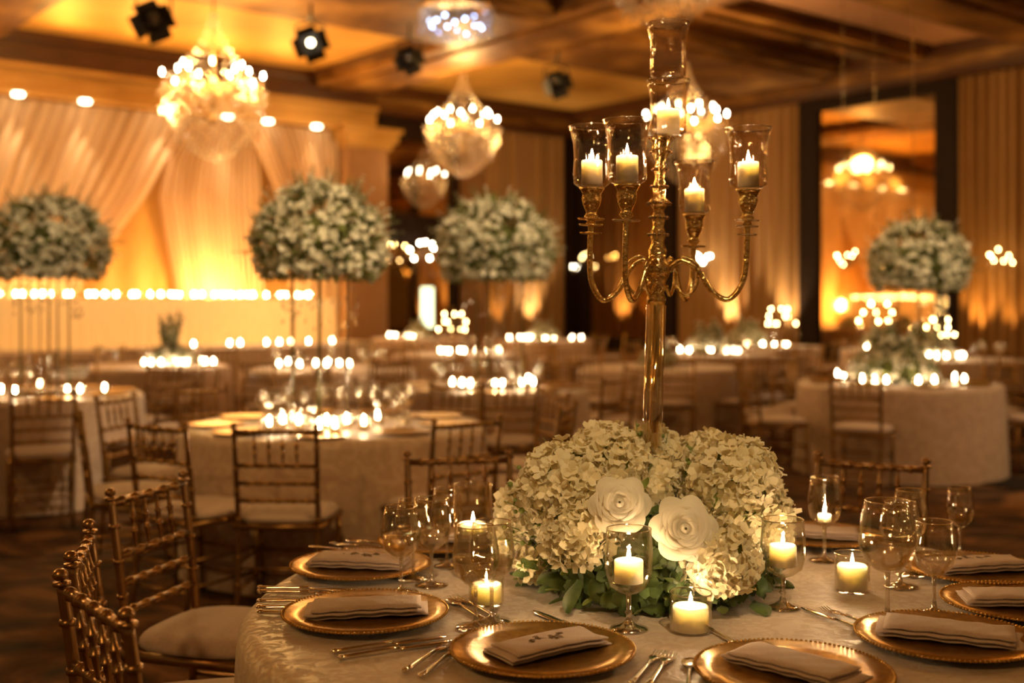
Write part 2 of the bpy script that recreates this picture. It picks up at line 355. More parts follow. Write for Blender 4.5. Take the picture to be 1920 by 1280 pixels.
drape('sheer_curtain', 'sheer ivory curtain hanging straight in the middle of the stage wall', edge([(470, 230), (480, 560)]), edge([(350, 215), (300, 300), (286, 370), (300, 450), (318, 540)]), .30, 17, 'sheer', .05)
drape('sheer_curtain', 'sheer ivory curtain beside the column, drawn in towards its foot', edge([(612, 240), (612, 560)]), edge([(425, 225), (460, 280), (500, 370), (520, 470), (525, 560)]), .42, 15, 'sheer', .05)
# recessed fittings under the cornice
for i, px in enumerate((12, 135, 283, 398, 472, 562)):
    b = MB(); b.lathe([(.0, 0), (.07, 0), (.07, .03), (.09, .03), (.09, -.015), (.07, -.02)], 16)
    r = b.obj('downlight', 'spotlens', loc=RW(uL(px), .70, 4.955), label='small round downlight under the gilded cornice, %s from the left above the stage' % ORD[i], cat='light', group='downlights under the stage cornice')

# tall mirrors in dark frames ---------------------------------------------
def mirror_right(px0, px1, inner, ztop, zbot, label, t=.14):
    v0, v1 = sorted((vR(px0), vR(px1))); i0, i1 = sorted((vR(inner[0]), vR(inner[1])))
    r = link('wall_mirror', None, None, RW(UR, 0, 0), math.atan2(-AX.y, -AX.x), label, 'mirror')
    def part(n, a, c, z0, z1, m, d0, d1): bb = MB(); bb.box(((d0+d1)/2, -(a+c)/2 if False else (a+c)/2, (z0+z1)/2), (d1-d0, c-a, z1-z0)); return bb.obj(n, m, r)
    part('glass', i0-.02, i1+.02, zbot, ztop+.02, 'mirror', .02, .06)
    part('frame_rail', v0, v1, ztop, 5.45, 'frame', .015, t); part('frame_rail', v0, v1, zbot-.3, zbot, 'frame', .015, t)
    part('frame_stile', v0, i0, zbot, ztop, 'frame', .015, t); part('frame_stile', i1, v1, zbot, ztop, 'frame', .015, t)
# note: local +y of a root turned by this angle points along +v, local +x along +u
mirror_right(1505, 1802, (1540, 1760), zR(1540, 210), .6, 'tall golden mirror in a wide dark frame on the far wall near right')
mirror_right(1086, 1272, (1108, 1240), 5.0, .6, 'tall dark-framed wall mirror seen behind the candelabra arms')
rm = link('wall_mirror', None, None, RW(0, 0, 0), math.atan2(-AX.y, -AX.x), 'wide mirror with dark bands on the wall between the column and the corner', 'mirror')
m0, m1 = uL(852), uL(702)
for n, a, c, z0, z1, m, d0, d1 in (('glass', m0+.15, m1-.1, 3.35, 5.0, 'mirror', .02, .06), ('glass', m0+.15, m1-.1, .5, 2.75, 'mirror', .02, .06), ('frame_rail', m0, m1, 2.75, 3.35, 'frame', .015, .2), ('frame_rail', m0, m1, 5.0, 5.44, 'frame', .015, .2), ('frame_stile', m0, m0+.15, .5, 5.0, 'frame', .015, .2), ('frame_stile', m1-.1, m1, .5, 5.0, 'frame', .015, .2)):
    bb = MB(); bb.box(((a+c)/2, (d0+d1)/2, (z0+z1)/2), (c-a, d1-d0, z1-z0)); bb.obj(n, m, rm)
trim(uL(1080)+.02, uL(1058), 0, .25, 0, 5.45, 'frame')
b = MB(); a, c = uL(1050), uL(908); b.grid(lambda s, t: RW(a+(c-a)*s, .12+.04*sin(s*60)+.02*sin(s*23), .05+5.38*t), 120, 4)
b.obj('wall_curtain', 'wallcurtain', label='tan curtain panel left of the corner, behind the candelabra side dome', cat='curtain')
# fabric panels on the far wall
for i, (p0, p1, lab, nf) in enumerate(((1283, 1502, 'tan curtain panel between the two tall mirrors, lit from the floor', 12), (1806, 2060, 'bronze curtain beside the large mirror near the right edge', 12), (2080, 2600, 'bronze curtain beyond the right edge of the far wall', 20))):
    a, c = vR(p0), vR(p1); b = MB()
    b.grid(lambda s, t: WR(.12+.055*sin(s*nf*2*pi)+.02*sin(s*nf*5+2), a+(c-a)*s, .05+5.38*t), nf*10, 4)
    b.obj('wall_curtain', 'wallcurtain', label=lab, cat='curtain')

# dark round band woven in the carpet --------------------------------------
pc = pt(2060, 880, 0); b = MB(); n = 96
vs = [(r*cos(2*pi*k/n), r*sin(2*pi*k/n), .012) for r in (1.05, 1.6) for k in range(n)]
b.add(vs, [(k, n+k, n+(k+1) % n, (k+1) % n) for k in range(n)], False)
b.obj('trim_%d' % (tn[0]+1), 'carpet_dark', loc=(pc.x, pc.y, 0), kind='structure')

# ---------------------------------------------------------------- stage, head table, long table
b = MB(); su0, su1 = uL(545), UM-.2
b.grid(lambda s, t: RW(su0+(su1-su0)*s, 3.2+.035*sin(s*330), .72*t), 900, 1)
b.add([RW(su0, .05, .72), RW(su1, .05, .72), RW(su1, 3.2, .72), RW(su0, 3.2, .72)], [(0, 1, 2, 3)], False)
b.grid(lambda s, t: RW(su0, .05+3.15*s, .72*t), 20, 1)
b.obj('stage', 'skirt', label='low stage with pleated cream skirt along the draped wall', cat='stage')
hu0, hu1 = uL(497), uL(-260)
b = MB()
b.grid(lambda s, t: RW(hu0+(hu1-hu0)*s, 2.75+.04*sin(s*260)*(1-t), .73+.77*t), 700, 3)
b.add([RW(hu0, 1.95, 1.5), RW(hu1, 1.95, 1.5), RW(hu1, 2.75, 1.5), RW(hu0, 2.75, 1.5)], [(0, 1, 2, 3)], False)
b.grid(lambda s, t: RW(hu0+.02*sin(s*30)*(1-t), 1.95+.8*s, .73+.77*t), 20, 1)
b.obj('head_table', 'skirt', label='long head table under a cream cloth on the stage, crowded with candles', cat='table')
lu0, lu1 = uL(400), uL(-200)
b = MB()
b.grid(lambda s, t: RW(lu0+(lu1-lu0)*s, 5.35+.04*sin(s*230)*(1-t), .02+.74*t), 600, 3)
b.add([RW(lu0, 4.55, .76), RW(lu1, 4.55, .76), RW(lu1, 5.35, .76), RW(lu0, 5.35, .76)], [(0, 1, 2, 3)], False)
b.grid(lambda s, t: RW(lu0, 4.55+.8*s, .02+.74*t), 20, 1)
b.obj('long_table', 'satin', label='long cloth-covered banquet table standing on the floor in front of the stage', cat='table')

# ---------------------------------------------------------------- protos: candles, glasses, chairs, plates
def flame_mb(s=1.0, n=8):
    b = MB(); b.lathe([(.0004, 0), (.0036*s, .004*s), (.0052*s, .010*s), (.0042*s, .018*s), (.0018*s, .027*s), (.0003, .034*s)], n); return b
FL = flame_mb(.80).mesh('flame', 'flame')
def candle_proto(r, h, fl=None):
    b = MB(); b.lathe([(0, 0), (r, 0), (r, h-.003), (r*.94, h), (r*.80, h-.0015), (r*.3, h-.004), (0, h-.004)], 24); w = MB(); w.tube([(0, 0, -.002), (.0006, 0, .008)], .0011, 5)
    return [('wax', b.mesh('wax', 'wax'), None, None, []), ('wick', w.mesh('wick', 'wick'), (0, 0, h-.004), None, []), ('flame', fl or FL, (0, 0, h+.001), None, [])]
# background votive: glass, wax, flame in one small thing
bw = MB(); bw.lathe([(0, .004), (.030, .004), (.030, .032), (0, .032)], 10); bg = MB(); bg.lathe([(.0, 0), (.033, 0), (.037, .012), (.040, .075)], 12); bf = flame_mb(1.6, 6)
VOT = [('glass_cup', bg.mesh('glass_cup', 'far_glass'), None, None, []), ('wax', bw.mesh('wax', 'wax_far'), None, None, []), ('flame', bf.mesh('flame', 'flame_far'), (0, 0, .030), None, [])]
def wine_proto(h=.21, rb=.050, rt=.036, water=.4, m='glass', n=28, stem='stemglass'):
    hs = h*.40; hb = h-hs
    out = [(.004, hs), (rb*.45, hs+hb*.06), (rb*.82, hs+hb*.20), (rb, hs+hb*.42), (rb*.97, hs+hb*.60), ((rb+rt)/2*.99, hs+hb*.82), (rt, h)]
    inn = [(r*.955, z+(.003 if i < 2 else 0)) for i, (r, z) in enumerate(out)]
    b = MB(); b.lathe(out+inn[::-1], n)
    f = MB(); f.lathe([(0, .001), (rb*.82, .001), (rb*.84, .003), (rb*.4, .006), (.006, .012), (.0042, .03), (.0038, hs*.7), (.0055, hs+.002), (0, hs+.003)], n)
    rim = MB(); rim.lathe([(rt+.0012*cos(a), h+.0012*sin(a)) for a in (0, pi/2, pi, 3*pi/2)], n, closed=True)
    pr = [('bowl', b.mesh('bowl', m), None, None, []), ('stem', f.mesh('stem', stem), None, None, []), ('rim', rim.mesh('rim', stem), None, None, [])]
    if water:
        zt = hs+hb*water; w = MB(); prof = [(0, hs+.006)]+[(r*.93, z+.002) for r, z in out[1:] if z < zt]
        rr = prof[-1][0] if prof[-1][0] > rb*.9*.9 else rb*.93
        prof += [(rr, zt), (0, zt)]; w.lathe(prof, n); pr.append(('water', w.mesh('water', 'water'), None, None, []))
    return pr
def simple_glass():
    b = MB(); h = .2; b.lathe([(.035, 0), (.005, .006), (.004, .08), (.02, .09), (.045, .125), (.042, .165), (.036, h)], 12); return b.mesh('wine_glass', 'far_glass')
SG = simple_glass()
# chair ---------------------------------------------------------------
def ringed(b, p, q, r, k=(.35, .65), n=8, rr=1.3, ends=True):
    p, q = V(p), V(q); L = (q-p).length; st = [(0, r), (1, r)]
    for t in k:
        e = .006/L; st += [(t-e, r), (t-e*.7, r*rr), (t+e*.7, r*rr), (t+e, r)]
    st.sort(); b.tube([p+(q-p)*t for t, _ in st], [x for _, x in st], n)
def spindle(b, p, q, r, n=6):
    p, q = V(p), V(q); st = [(0, r*.6), (.10, r*.55), (.33, r*.95), (.345, r*1.35), (.375, r*1.35), (.39, r*.95), (.61, r*.95), (.625, r*1.35), (.655, r*1.35), (.67, r*.95), (.90, r*.55), (1, r*.6)]
    b.tube([p+(q-p)*t for t, _ in st], [x*1.0 for _, x in st], n)
CH, CW, CD = .90, .178, .19                      # height, half width at the back, half depth
def back_y(z): return -CD-.02-.055*max(0, (z-.44)/.46)**1.2 if z > .44 else -CD-.02-.05*((.44-z)/.44)**1.5
def chair_proto(m, n=8):
    pr = []
    for s in (-1, 1):
        b = MB(); zs = [0, .1, .2, .3, .40, .44, .46, .55, .64, .72, .80, .86, .885]; pts = [(s*(CW-.003+(.012*(z/.9))), back_y(z), z) for z in zs]
        b.tube(pts, [.0105, .012, .0125, .013, .0135, .0135, .0135, .0135, .013, .013, .012, .0115, .0115], n)
        for z in (.18, .30, .47, .60, .70, .80): b.tube([(s*(CW-.003+(.012*(z/.9))), back_y(z)+.0, z-.006), (s*(CW-.003+(.012*(z/.9))), back_y(z), z+.006)], .0165, n)
        b.ball((s*(CW+.009), back_y(.9), .898), .0165, n, 6, (1, 1, .8)); b.tube([(s*(CW+.009), back_y(.88), .876), (s*(CW+.009), back_y(.88), .884)], .018, n)
        pr.append(('back_post', b.mesh('back_post', m), None, None, []))
        b = MB(); b.tube([(s*(CW+.012), CD-.005, .44), (s*(CW+.010), CD, .25), (s*(CW+.006), CD+.008, 0)], [.0135, .0125, .0095], n)
        for z in (.15, .28, .36): b.tube([(s*(CW+.010), CD, z-.006), (s*(CW+.010), CD, z+.006)], .0165, n)
        pr.append(('leg', b.mesh('leg', m), None, None, []))
    def rail(z, r=.0105, k=(.12, .3, .5, .7, .88)):
        b = MB(); y = back_y(z); ringed(b, (-CW-.003, y, z), (CW+.003, y, z), r, k, n); return b.mesh('rail', m)
    pr.append(('top_rail', rail(.868, .0115), None, None, []))
    for z in (.715, .635, .555): pr.append(('rail', rail(z), None, None, []))
    for k in range(4):
        x = -CW+.02+(2*CW-.04)*(k+1)/5; b = MB(); spindle(b, (x, back_y(.72), .72), (x, back_y(.862), .862), .0085, max(5, n-2)); pr.append(('spindle', b.mesh('spindle', m), None, None, []))
    b = MB(); q = CW+.022
    for p0, p1 in (((-q, CD, .435), (q, CD, .435)), ((-q, CD, .435), (-q+.01, -CD-.02, .435)), ((q, CD, .435), (q-.01, -CD-.02, .435)), ((-q, -CD-.02, .435), (q, -CD-.02, .435))): b.tube([p0, p1], .016, n)
    pr.append(('seat_frame', b.mesh('seat_frame', m), None, None, []))
    for z in (.15, .27):
        for p0, p1 in (((-CW-.003, CD, z), (-CW, back_y(z), z)), ((CW+.003, CD, z), (CW, back_y(z), z)), ((-CW, CD, z-.02), (CW, CD, z-.02)), ((-CW, back_y(z), z-.02), (CW, back_y(z), z-.02))):
            b = MB(); b.tube([p0, p1], .0075, 6); pr.append(('stretcher', b.mesh('stretcher', m), None, None, []))
    b = MB()
    def sup(r, z, a):
        c, s_ = abs(cos(a)), abs(sin(a)); return r/((c**3.4+s_**3.4)**(1/3.4))
    b.lathe([(0, .446), (.19, .446), (.212, .455), (.216, .470), (.205, .486), (.15, .496), (.07, .500), (0, .501)], 32, rf=sup)
    pr.append(('cushion', b.mesh('cushion', 'cushion'), None, None, [])); return pr
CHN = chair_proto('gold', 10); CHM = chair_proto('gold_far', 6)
def simple_chair():     # one mesh for chairs too small in the picture to show their parts
    b = MB(); mc = MB()
    for s in (-1, 1):
        b.tube([(s*CW, back_y(0), 0), (s*CW, back_y(.44), .44), (s*CW, back_y(.9), .9)], .013, 5); b.tube([(s*CW, CD, .44), (s*CW, CD, 0)], .012, 5)
        b.tube([(s*CW, CD, .2), (s*CW, back_y(.2), .2)], .008, 4)
    for z in (.868, .715, .635, .555): b.tube([(-CW, back_y(z), z), (CW, back_y(z), z)], .011, 5)
    for k in range(4): x = -CW+.02+(2*CW-.04)*(k+1)/5; b.tube([(x, back_y(.72), .72), (x, back_y(.862), .862)], .007, 4)
    b.box((0, -.01, .435), (.41, .41, .03)); b.tube([(-CW, CD, .25), (CW, CD, .25)], .008, 4)
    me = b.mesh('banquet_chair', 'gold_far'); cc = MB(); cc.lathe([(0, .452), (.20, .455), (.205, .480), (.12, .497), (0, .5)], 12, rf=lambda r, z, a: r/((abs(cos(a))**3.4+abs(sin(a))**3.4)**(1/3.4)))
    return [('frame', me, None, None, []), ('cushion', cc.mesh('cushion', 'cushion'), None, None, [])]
CHS = simple_chair()

# ---------------------------------------------------------------- tables
def cloth(c, R, label, m='satin', folds=22, amp=.035, H0=.76, seed=0, n=180, rr=.035):
    rnd = random.Random(seed); ph = [rnd.uniform(0, 6.28) for _ in range(4)]; b = MB()
    prof = [(.001, 0)]+[(R*k/10, 0) for k in range(2, 10)]+[(R-rr, 0), (R-rr*.5, -.006), (R-rr*.12, -rr*.5), (R, -rr-.01), (R+.004, -.14), (R+.012, -.30), (R+.02, -.50), (R+.03, -.755)]
    def rf(r, z, a):
        if z > -.03: return r
        k = min(1, (-z-.03)/.5)
        return r+amp*k*(sin(a*folds+ph[0]+.7*sin(a*3+ph[1]))+.5*sin(a*(folds*.37)+ph[2])+.25*sin(a*folds*2.1+ph[3]))
    b.lathe([(r, H0+z) for r, z in prof], n, rf=rf); return b.obj('tablecloth', m, loc=(c[0], c[1], 0), label=label, cat='tablecloth')
# (name for labels, centre, radius, chair angles in degrees seen from above, detail level)
T0 = V((.385, 2.68, 0)); TF = V((.335, 2.80, 0))
cloth(T0, 1.0, 'cream damask cloth over the near table that carries the candelabra', 'damask', 15, .018, n=240, rr=.05)
TAB = [
 ('dome table by the column', V((-1.0, 6.5, 0)), .85, (-92, -54, -116, -152, 170, 136, 100, 62, 24, -15), 'm'),
 ('leftmost dome table', V((-3.62, 8.55, 0)), .85, (-62, -20, -104, 20, 62, 100, 150), 'm'),
 ('dome table left of the candelabra', V((-.20, 9.25, 0)), .82, (-82, -125, -44, -8, 170, 130, 60, 25), 'm'),
 ('folded-cloth table at right', V((3.32, 9.9, 0)), .85, (-122, -165, 160, 120, 70, 25, -12), 'm'),
 ('leafy mound table', V((-3.9, 12.4, 0)), .85, (-60, -100, 70, 120, 160), 's'),
 ('table behind the column dome', V((-1.85, 11.9, 0)), .85, (-60, -110, -20, 20, 70, 120), 's'),
 ('crystal tree table', V((-.75, 15.3, 0)), .85, (-70, -115, -25, 25, 155, 110), 's'),
 ('farthest amber table', V((-1.75, 21.7, 0)), .9, (-90, -50, -10), 's'),
 ('far candle-row table', V((.55, 20.6, 0)), .9, (-90, -130, -50, -10), 's'),
 ('table right of the shaft', V((2.62, 15.3, 0)), .9, (-90, -130, -50, -10, 170, 130), 's'),
 ('table before the uplights', V((3.9, 17.9, 0)), .9, (-90, -130, -50, -10), 's'),
 ('glittering mirror table', V((5.6, 16.6, 0)), .85, (-90, -130, -50, -10), 's'),
 ('second row right table', V((5.25, 13.9, 0)), .9, (-90, -130, -50, -10, 20), 's'),
 ('shadowed middle table', V((1.55, 12.2, 0)), .85, (-90, -130, -50, 180, -10, 130, 60), 's'),
]
def chair_at(pr, c, ang, r, label, group=None, twist=0):
    a = R_(ang); p = V((c[0]+r*cos(a), c[1]+r*sin(a), 0)); return place(pr, 'banquet_chair', p, a+pi/2+twist, label, 'chair', group)
for ti, (nm, c, R, angs, lv) in enumerate(TAB):
    cloth(c, R, 'pale floor-length cloth over the '+nm if ti != 3 else 'tablecloth falling in long folds to the floor at right of picture', folds=(24 if ti != 3 else 17), amp=.038 if ti != 3 else .065, seed=ti, n=200 if lv == 'm' else 96)
    rc = R+(.25 if ti == 0 else .27); near = sorted([a for a in angs if sin(R_(a)) < .05], key=lambda a: cos(R_(a))); far = sorted([a for a in angs if sin(R_(a)) >= .05], key=lambda a: cos(R_(a)))
    for side, lst in (('near', near), ('far', far)):
        for k, a in enumerate(lst):
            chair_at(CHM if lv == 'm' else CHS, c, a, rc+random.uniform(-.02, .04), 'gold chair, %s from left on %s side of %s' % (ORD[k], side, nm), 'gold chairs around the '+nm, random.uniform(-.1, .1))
# chairs of the near table, each where the photograph has it
def chair_line(p0, p1, label):      # p0, p1: top ends of the back (pixels at .90 m), the chair faces the table
    a, c = pt(*p0, z=.90), pt(*p1, z=.90); mid = (a+c)/2; d = (c-a).normalized(); nrm = V((-d.y, d.x, 0))
    if nrm.dot(T0-V((mid.x, mid.y, 0))) < 0: nrm = -nrm
    ang = math.atan2(nrm.y, nrm.x)-pi/2; loc = V((mid.x, mid.y, 0))+nrm*(-back_y(.9)); place(CHN, 'banquet_chair', loc, ang, label, 'chair', 'gold chairs around the near table')
chair_line((210, 921), (340, 888), 'gold bamboo-turned chair showing its whole spindled back left of the near table')
chair_line((128, 1050), (170, 975), 'gold chair seen edge-on behind the blurred foreground chair')
chair_line((112, 1075), (238, 1150), 'blurred gold chair nearest the camera in the lower left corner')
chair_line((1533, 850), (1738, 864), 'gold chair behind the wine glasses on the far right side of near table')
chair_line((762, 850), (957, 846), 'gold chair behind the tall glass cylinder on the far side of near table')

# ---------------------------------------------------------------- place settings of the near table
rad = .178
b = MB(); b.lathe([(0, .010), (.10, .010), (.115, .0115), (.135, .015), (rad, .019), (rad, .016), (.14, .011), (.075, .0075), (.06, 0), (0, 0)], 64)
rb = MB()
for k in range(120): a = 2*pi*k/120; rb.ball((rad*cos(a), rad*sin(a), .0185), .0034, 5, 4)
CHG = [('dish', b.mesh('dish', 'charger'), None, None, []), ('beaded_rim', rb.mesh('beaded_rim', 'charger'), None, None, [])]
def napkin_mesh(L=.26, Wd=.115, seed=0, lift=.024):
    rnd = random.Random(seed); b = MB(); ph = [rnd.uniform(0, 6) for _ in range(4)]
    for k in range(3):
        th = .0090; z0 = .003+k*.0085; sx = 1-.05*k; ox = (.006, -.004, .004)[k]; oy = (.007, -.002, -.004)[k]; nx, ny = 22, 10
        def f(s, t, up):
            x = (s-.5)*L*sx+ox; y = (t-.5)*Wd*(1-.04*k)+oy; e = min(s, 1-s)*L; e2 = min(t, 1-t)*Wd
            round_ = min(1, e/.006)*min(1, e2/.006); z = z0+lift*(.25*sin(s*4+ph[0])+.2*sin(t*5+s*3+ph[1]))*.35+.0012*sin(s*26+ph[2])*sin(t*9+ph[3])
            return (x, y, z+(th*.5+up*th*.5*(.35+.65*round_)))
        top = [f(i/nx, j/ny, 1) for i in range(nx+1) for j in range(ny+1)]; bot = [f(i/nx, j/ny, -1) for i in range(nx+1) for j in range(ny+1)]
        w = ny+1; N = len(top); fs = []
        for i in range(nx):
            for j in range(ny): q = (i*w+j, (i+1)*w+j, (i+1)*w+j+1, i*w+j+1); fs.append(q); fs.append(tuple(N+x for x in q[::-1]))
        for i in range(nx): fs.append((i*w, N+i*w, N+(i+1)*w, (i+1)*w)); fs.append((i*w+ny, (i+1)*w+ny, N+(i+1)*w+ny, N+i*w+ny))
        for j in range(ny): fs.append((j, j+1, N+j+1, N+j)); fs.append((nx*w+j, N+nx*w+j, N+nx*w+j+1, nx*w+j+1))
        b.add(top+bot, fs)
    return b.mesh('napkin', 'linen')
def embroidery_mesh(seed=0, z=.031):
    rnd = random.Random(seed); b = MB()
    for (cx, cy, r) in ((-.02, .008, .014), (.012, -.006, .018), (.038, .012, .008), (-.045, -.004, .009)):
        for k in range(4):
            a0 = rnd.uniform(0, 6); pts = [(cx+r*(t-.5)*2*cos(a0)+.35*r*sin(t*9+k), cy+r*(t-.5)*1.6*sin(a0)+.35*r*cos(t*8+a0), z+.0012*sin(t*5)) for t in [i/9 for i in range(10)]]
            b.tube(pts, .0009, 4)
    return b.mesh('embroidery', 'thread')
NAP = [napkin_mesh(seed=k) for k in range(3)]; EMB = [embroidery_mesh(k) for k in range(2)]
PL = [  # charger pixel centre, napkin turn (deg), napkin kind (embroidered?), label of charger, label of napkin
 ((685, 1160), 5, 0, 'gold beaded charger plate second from the left along the near edge', 'plain folded napkin on the second charger from the left', (0, 0), 1),
 ((634, 1066), -8, 1, 'gold beaded charger plate leftmost on the near table', 'ivory napkin with dark embroidery on the leftmost charger', (0, 0), 1),
 ((1017, 1232), 33, 1, 'gold beaded charger in the foreground below the stemmed candle glass', 'napkin turned at an angle with small motifs on the foreground middle charger', (.01, 0), .9),
 ((1487, 1272), -48, 0, 'gold charger in the foreground right of the glinting cutlery', 'pinkish white folded napkin turned diagonally on the foreground right charger', (0, .01), .95),
 ((1775, 1207), -22, 0, 'gold beaded charger at the lower right with a thick napkin', 'thick folded napkin slanting on the lower right charger', (.0, 0), 1.05),
 ((1922, 1142), -8, 0, 'gold charger cut by the right edge, below the embroidered napkin setting', 'plain cuffed napkin on the charger cut by the right edge', (-.01, 0), 1),
 ((1872, 1073), 6, 1, 'gold charger on the right behind the short wine glass', 'embroidered napkin on the right charger behind the short wine glass', (0, 0), 1),
 ((1562, 1004), -14, 0, 'gold charger on the far side behind the lone wine glass', 'rumpled napkin on the far side charger behind the lone wine glass', (-.02, 0), 1),
 ((775, 1011), 8, 0, 'gold charger on the far left side half hidden behind wine glasses', 'folded napkin on the far left charger behind wine glasses', (0, 0), .9)]
for i, (p, tw, emb, l1, l2, off, sc) in enumerate(PL):
    q = pt(*p); dr = q-T0; dr.z = 0
    if dr.length > .82: q = T0+dr.normalized()*.82; q.z = .76
    place(CHG, 'charger_plate', (q.x, q.y, .7615), .1*i, l1, 'plate', 'gold chargers on the near table')
    n = link('napkin', NAP[i % 3], None, (q.x+off[0], q.y+off[1], .7705), R_(tw), l2, 'napkin', 'folded napkins on the near table', scale=sc)
    if emb: link('embroidery', EMB[i % 2], n, (0, 0, 0))
# cutlery --------------------------------------------------------------
def cutlery(kind):
    b = MB(); z = .004
    hl = .095
    def strip(pts, th=.0022):
        top = []; n = len(pts)
        for x, w, zz in pts: top += [(x, -w, zz+th), (x, 0, zz+th*1.6), (x, w, zz+th), (x, w, zz), (x, -w, zz)]
        fs = []
        for i in range(n-1):
            for k in range(5): l = (k+1) % 5; fs.append((i*5+k, i*5+l, (i+1)*5+l, (i+1)*5+k))
        fs.append((4, 3, 2, 1, 0)); fs.append(tuple((n-1)*5+k for k in range(5))); b.add(top, fs)
    b.ball((0, 0, z+.001), .0075, 8, 6, (1.1, 1, .7)); strip([(.0, .0065, z-.001), (.02, .0055, z-.001), (.06, .0042, z), (hl, .0032, z), (.12, .003, z+.001)], .004)
    if kind == 'knife': strip([(.118, .004, z), (.135, .0085, z), (.18, .0095, z), (.215, .0085, z), (.232, .003, z)], .0016)
    if kind == 'fork':
        strip([(.118, .003, z+.001), (.135, .006, z+.001), (.15, .0115, z), (.158, .012, z)], .002)
        for k in range(4): y = -.0105+.007*k; b.tube([(.155, y, z+.001), (.18, y, z-.001), (.198, y*.95, z+.004)], [.0017, .0015, .0007], 5)
    if kind == 'spoon':
        strip([(.118, .003, z+.001), (.135, .004, z+.001)], .002)
        b.grid(lambda s, t: (.132+.055*s, (t-.5)*2*.0185*sqrt(max(0, 1-(2*s-1)**2))*(1-.12*s), z+.0015-.004*(1-(2*s-1)**2)*(1-(2*t-1)**2)), 12, 8)
    return b.mesh(kind, 'silver')
CUT = {k: cutlery(k) for k in ('knife', 'fork', 'spoon')}
def cut(kind, p0, p1, label, z=.7615):
    a, c = pt(*p0), pt(*p1); d = c-a; link(kind, CUT[kind], None, (a.x, a.y, z), math.atan2(d.y, d.x), label, 'cutlery', 'cutlery on the near table')
cut('knife', (487, 1106), (740, 1112), 'knife with beaded handle just below the leftmost charger')
cut('spoon', (487, 1113), (740, 1121), 'spoon lying under the knife below the leftmost charger')
cut('fork', (487, 1131), (640, 1133), 'fork behind the second charger, uppermost of its three pieces')
cut('fork', (486, 1143), (640, 1147), 'fork behind the second charger, middle of its three pieces')
cut('knife', (488, 1152), (640, 1160), 'knife behind the second charger, nearest the table edge')
cut('knife', (628, 1226), (860, 1196), 'knife slanting between second charger and foreground charger')
cut('knife', (640, 1238), (870, 1203), 'outer knife slanting between second charger and foreground charger')
cut('fork', (760, 1262), (872, 1192), 'bright fork slanting left of the foreground middle charger')
cut('fork', (790, 1272), (890, 1196), 'second bright fork slanting close to the foreground middle charger')
cut('spoon', (905, 1165), (832, 1122), 'spoon with ribbed bowl beside the overlapping wine glasses')
cut('fork', (930, 1160), (862, 1128), 'small fork lying beside the ribbed spoon')
cut('knife', (718, 1040), (606, 1030), 'far knife resting beyond the leftmost charger')
cut('fork', (735, 1034), (640, 1024), 'far fork resting beyond the leftmost charger')
cut('spoon', (748, 1028), (672, 1018), 'far spoon resting beyond the leftmost charger')
cut('fork', (1185, 1285), (1240, 1225), 'fork glinting left of the bright spoon at the front edge')
cut('fork', (1215, 1290), (1262, 1228), 'fork glinting next to the bright spoon at the front edge')
cut('spoon', (1290, 1300), (1296, 1225), 'bright ribbed spoon at the front edge between two chargers')
cut('knife', (1120, 1198), (1050, 1170), 'small knife with brown blade beyond the angled napkin')
cut('knife', (1640, 1195), (1563, 1166), 'knife blade pointing at the stemmed candle glass on the right')
cut('fork', (1660, 1188), (1590, 1162), 'fork beside the knife left of the lower right charger')
cut('knife', (1385, 1215), (1340, 1190), 'knife tip beyond the pinkish napkin charger')
cut('spoon', (1620, 1180), (1700, 1150), 'spoon beyond the lower right charger')

# glasses --------------------------------------------------------------
WG = {'a': wine_proto(.205, .049, .037, .45), 'b': wine_proto(.225, .053, .041, .5), 'c': wine_proto(.215, .044, .034, 0), 'd': wine_proto(.20, .046, .038, .4)}
def glass(k, p, label, sc=1):
    q = pt(*p); place(WG[k], 'wine_glass', (q.x, q.y, .7605), random.uniform(0, 6), label, 'glass', 'wine glasses on the near table', sc)
glass('a', (752, 1112), 'water-filled wine glass nearest the leftmost charger', 1.0)
glass('a', (775, 1086), 'wine glass partly hidden behind the leftmost water-filled glass', .96)
glass('d', (809, 1098), 'straight-sided wine glass between the water glass and glass cylinder', 1.06)
glass('c', (838, 1062), 'slim wine glass farthest back beside the glass cylinder', .95)
glass('b', (892, 1177), 'large wine glass in front of the floating candle, left of its pair', .96)
glass('d', (922, 1166), 'large wine glass in front of the flowers, right of its pair', 1.08)
glass('c', (1546, 1052), 'lone wine glass before the gold chair, its white reflection built as a candle', 1.04)
glass('b', (1664, 1166), 'tallest wine glass on the right, catching a bright flame', 1.16)
glass('a', (1688, 1100), 'wine glass directly behind the tallest one on the right', 1.0)
glass('d', (1752, 1150), 'short wide wine glass on the right before the embroidered napkin', 1.02)
glass('c', (1706, 1078), 'slim wine glass farthest back in the right cluster', 1.0)
glass('c', (1800, 1040), 'far wine glass near the right rim of the near table', .85)
# candles on the near table
def lit(px, py, r, h, label, z, loc=None, group='lit candles on the near table'):
    q = loc or pt(px, py); return place(candle_proto(r, h), 'candle', (q.x, q.y, z), 0, label, 'candle', group)
def votive(p, w, h, ch, l1, l2):
    q = pt(*p); r = w/2; b = MB(); b.lathe([(0, .004), (r*.9, .004), (r*.97, .008), (r*.975, h), (r, h+.0012), (r*1.02, h), (r*1.015, .006), (r*.9, 0), (0, 0)], 32)
    o = b.obj('votive_holder', 'glass', None, loc=(q.x, q.y, .7605), label=l1, cat='candle holder', group='glass votive holders on the near table'); rv = MB(); rv.lathe([(r+.0014*cos(a), h+.0014*sin(a)) for a in (0, pi/2, pi, 3*pi/2)], 32, closed=True); rv.obj('rim', 'stemglass', o); lit(0, 0, r*.86, ch, l2, .7655, q)
votive((1295, 1184), .088, .082, .050, 'straight glass votive holder in front of the flower mound', 'candle in the votive holder in front of the flower mound')
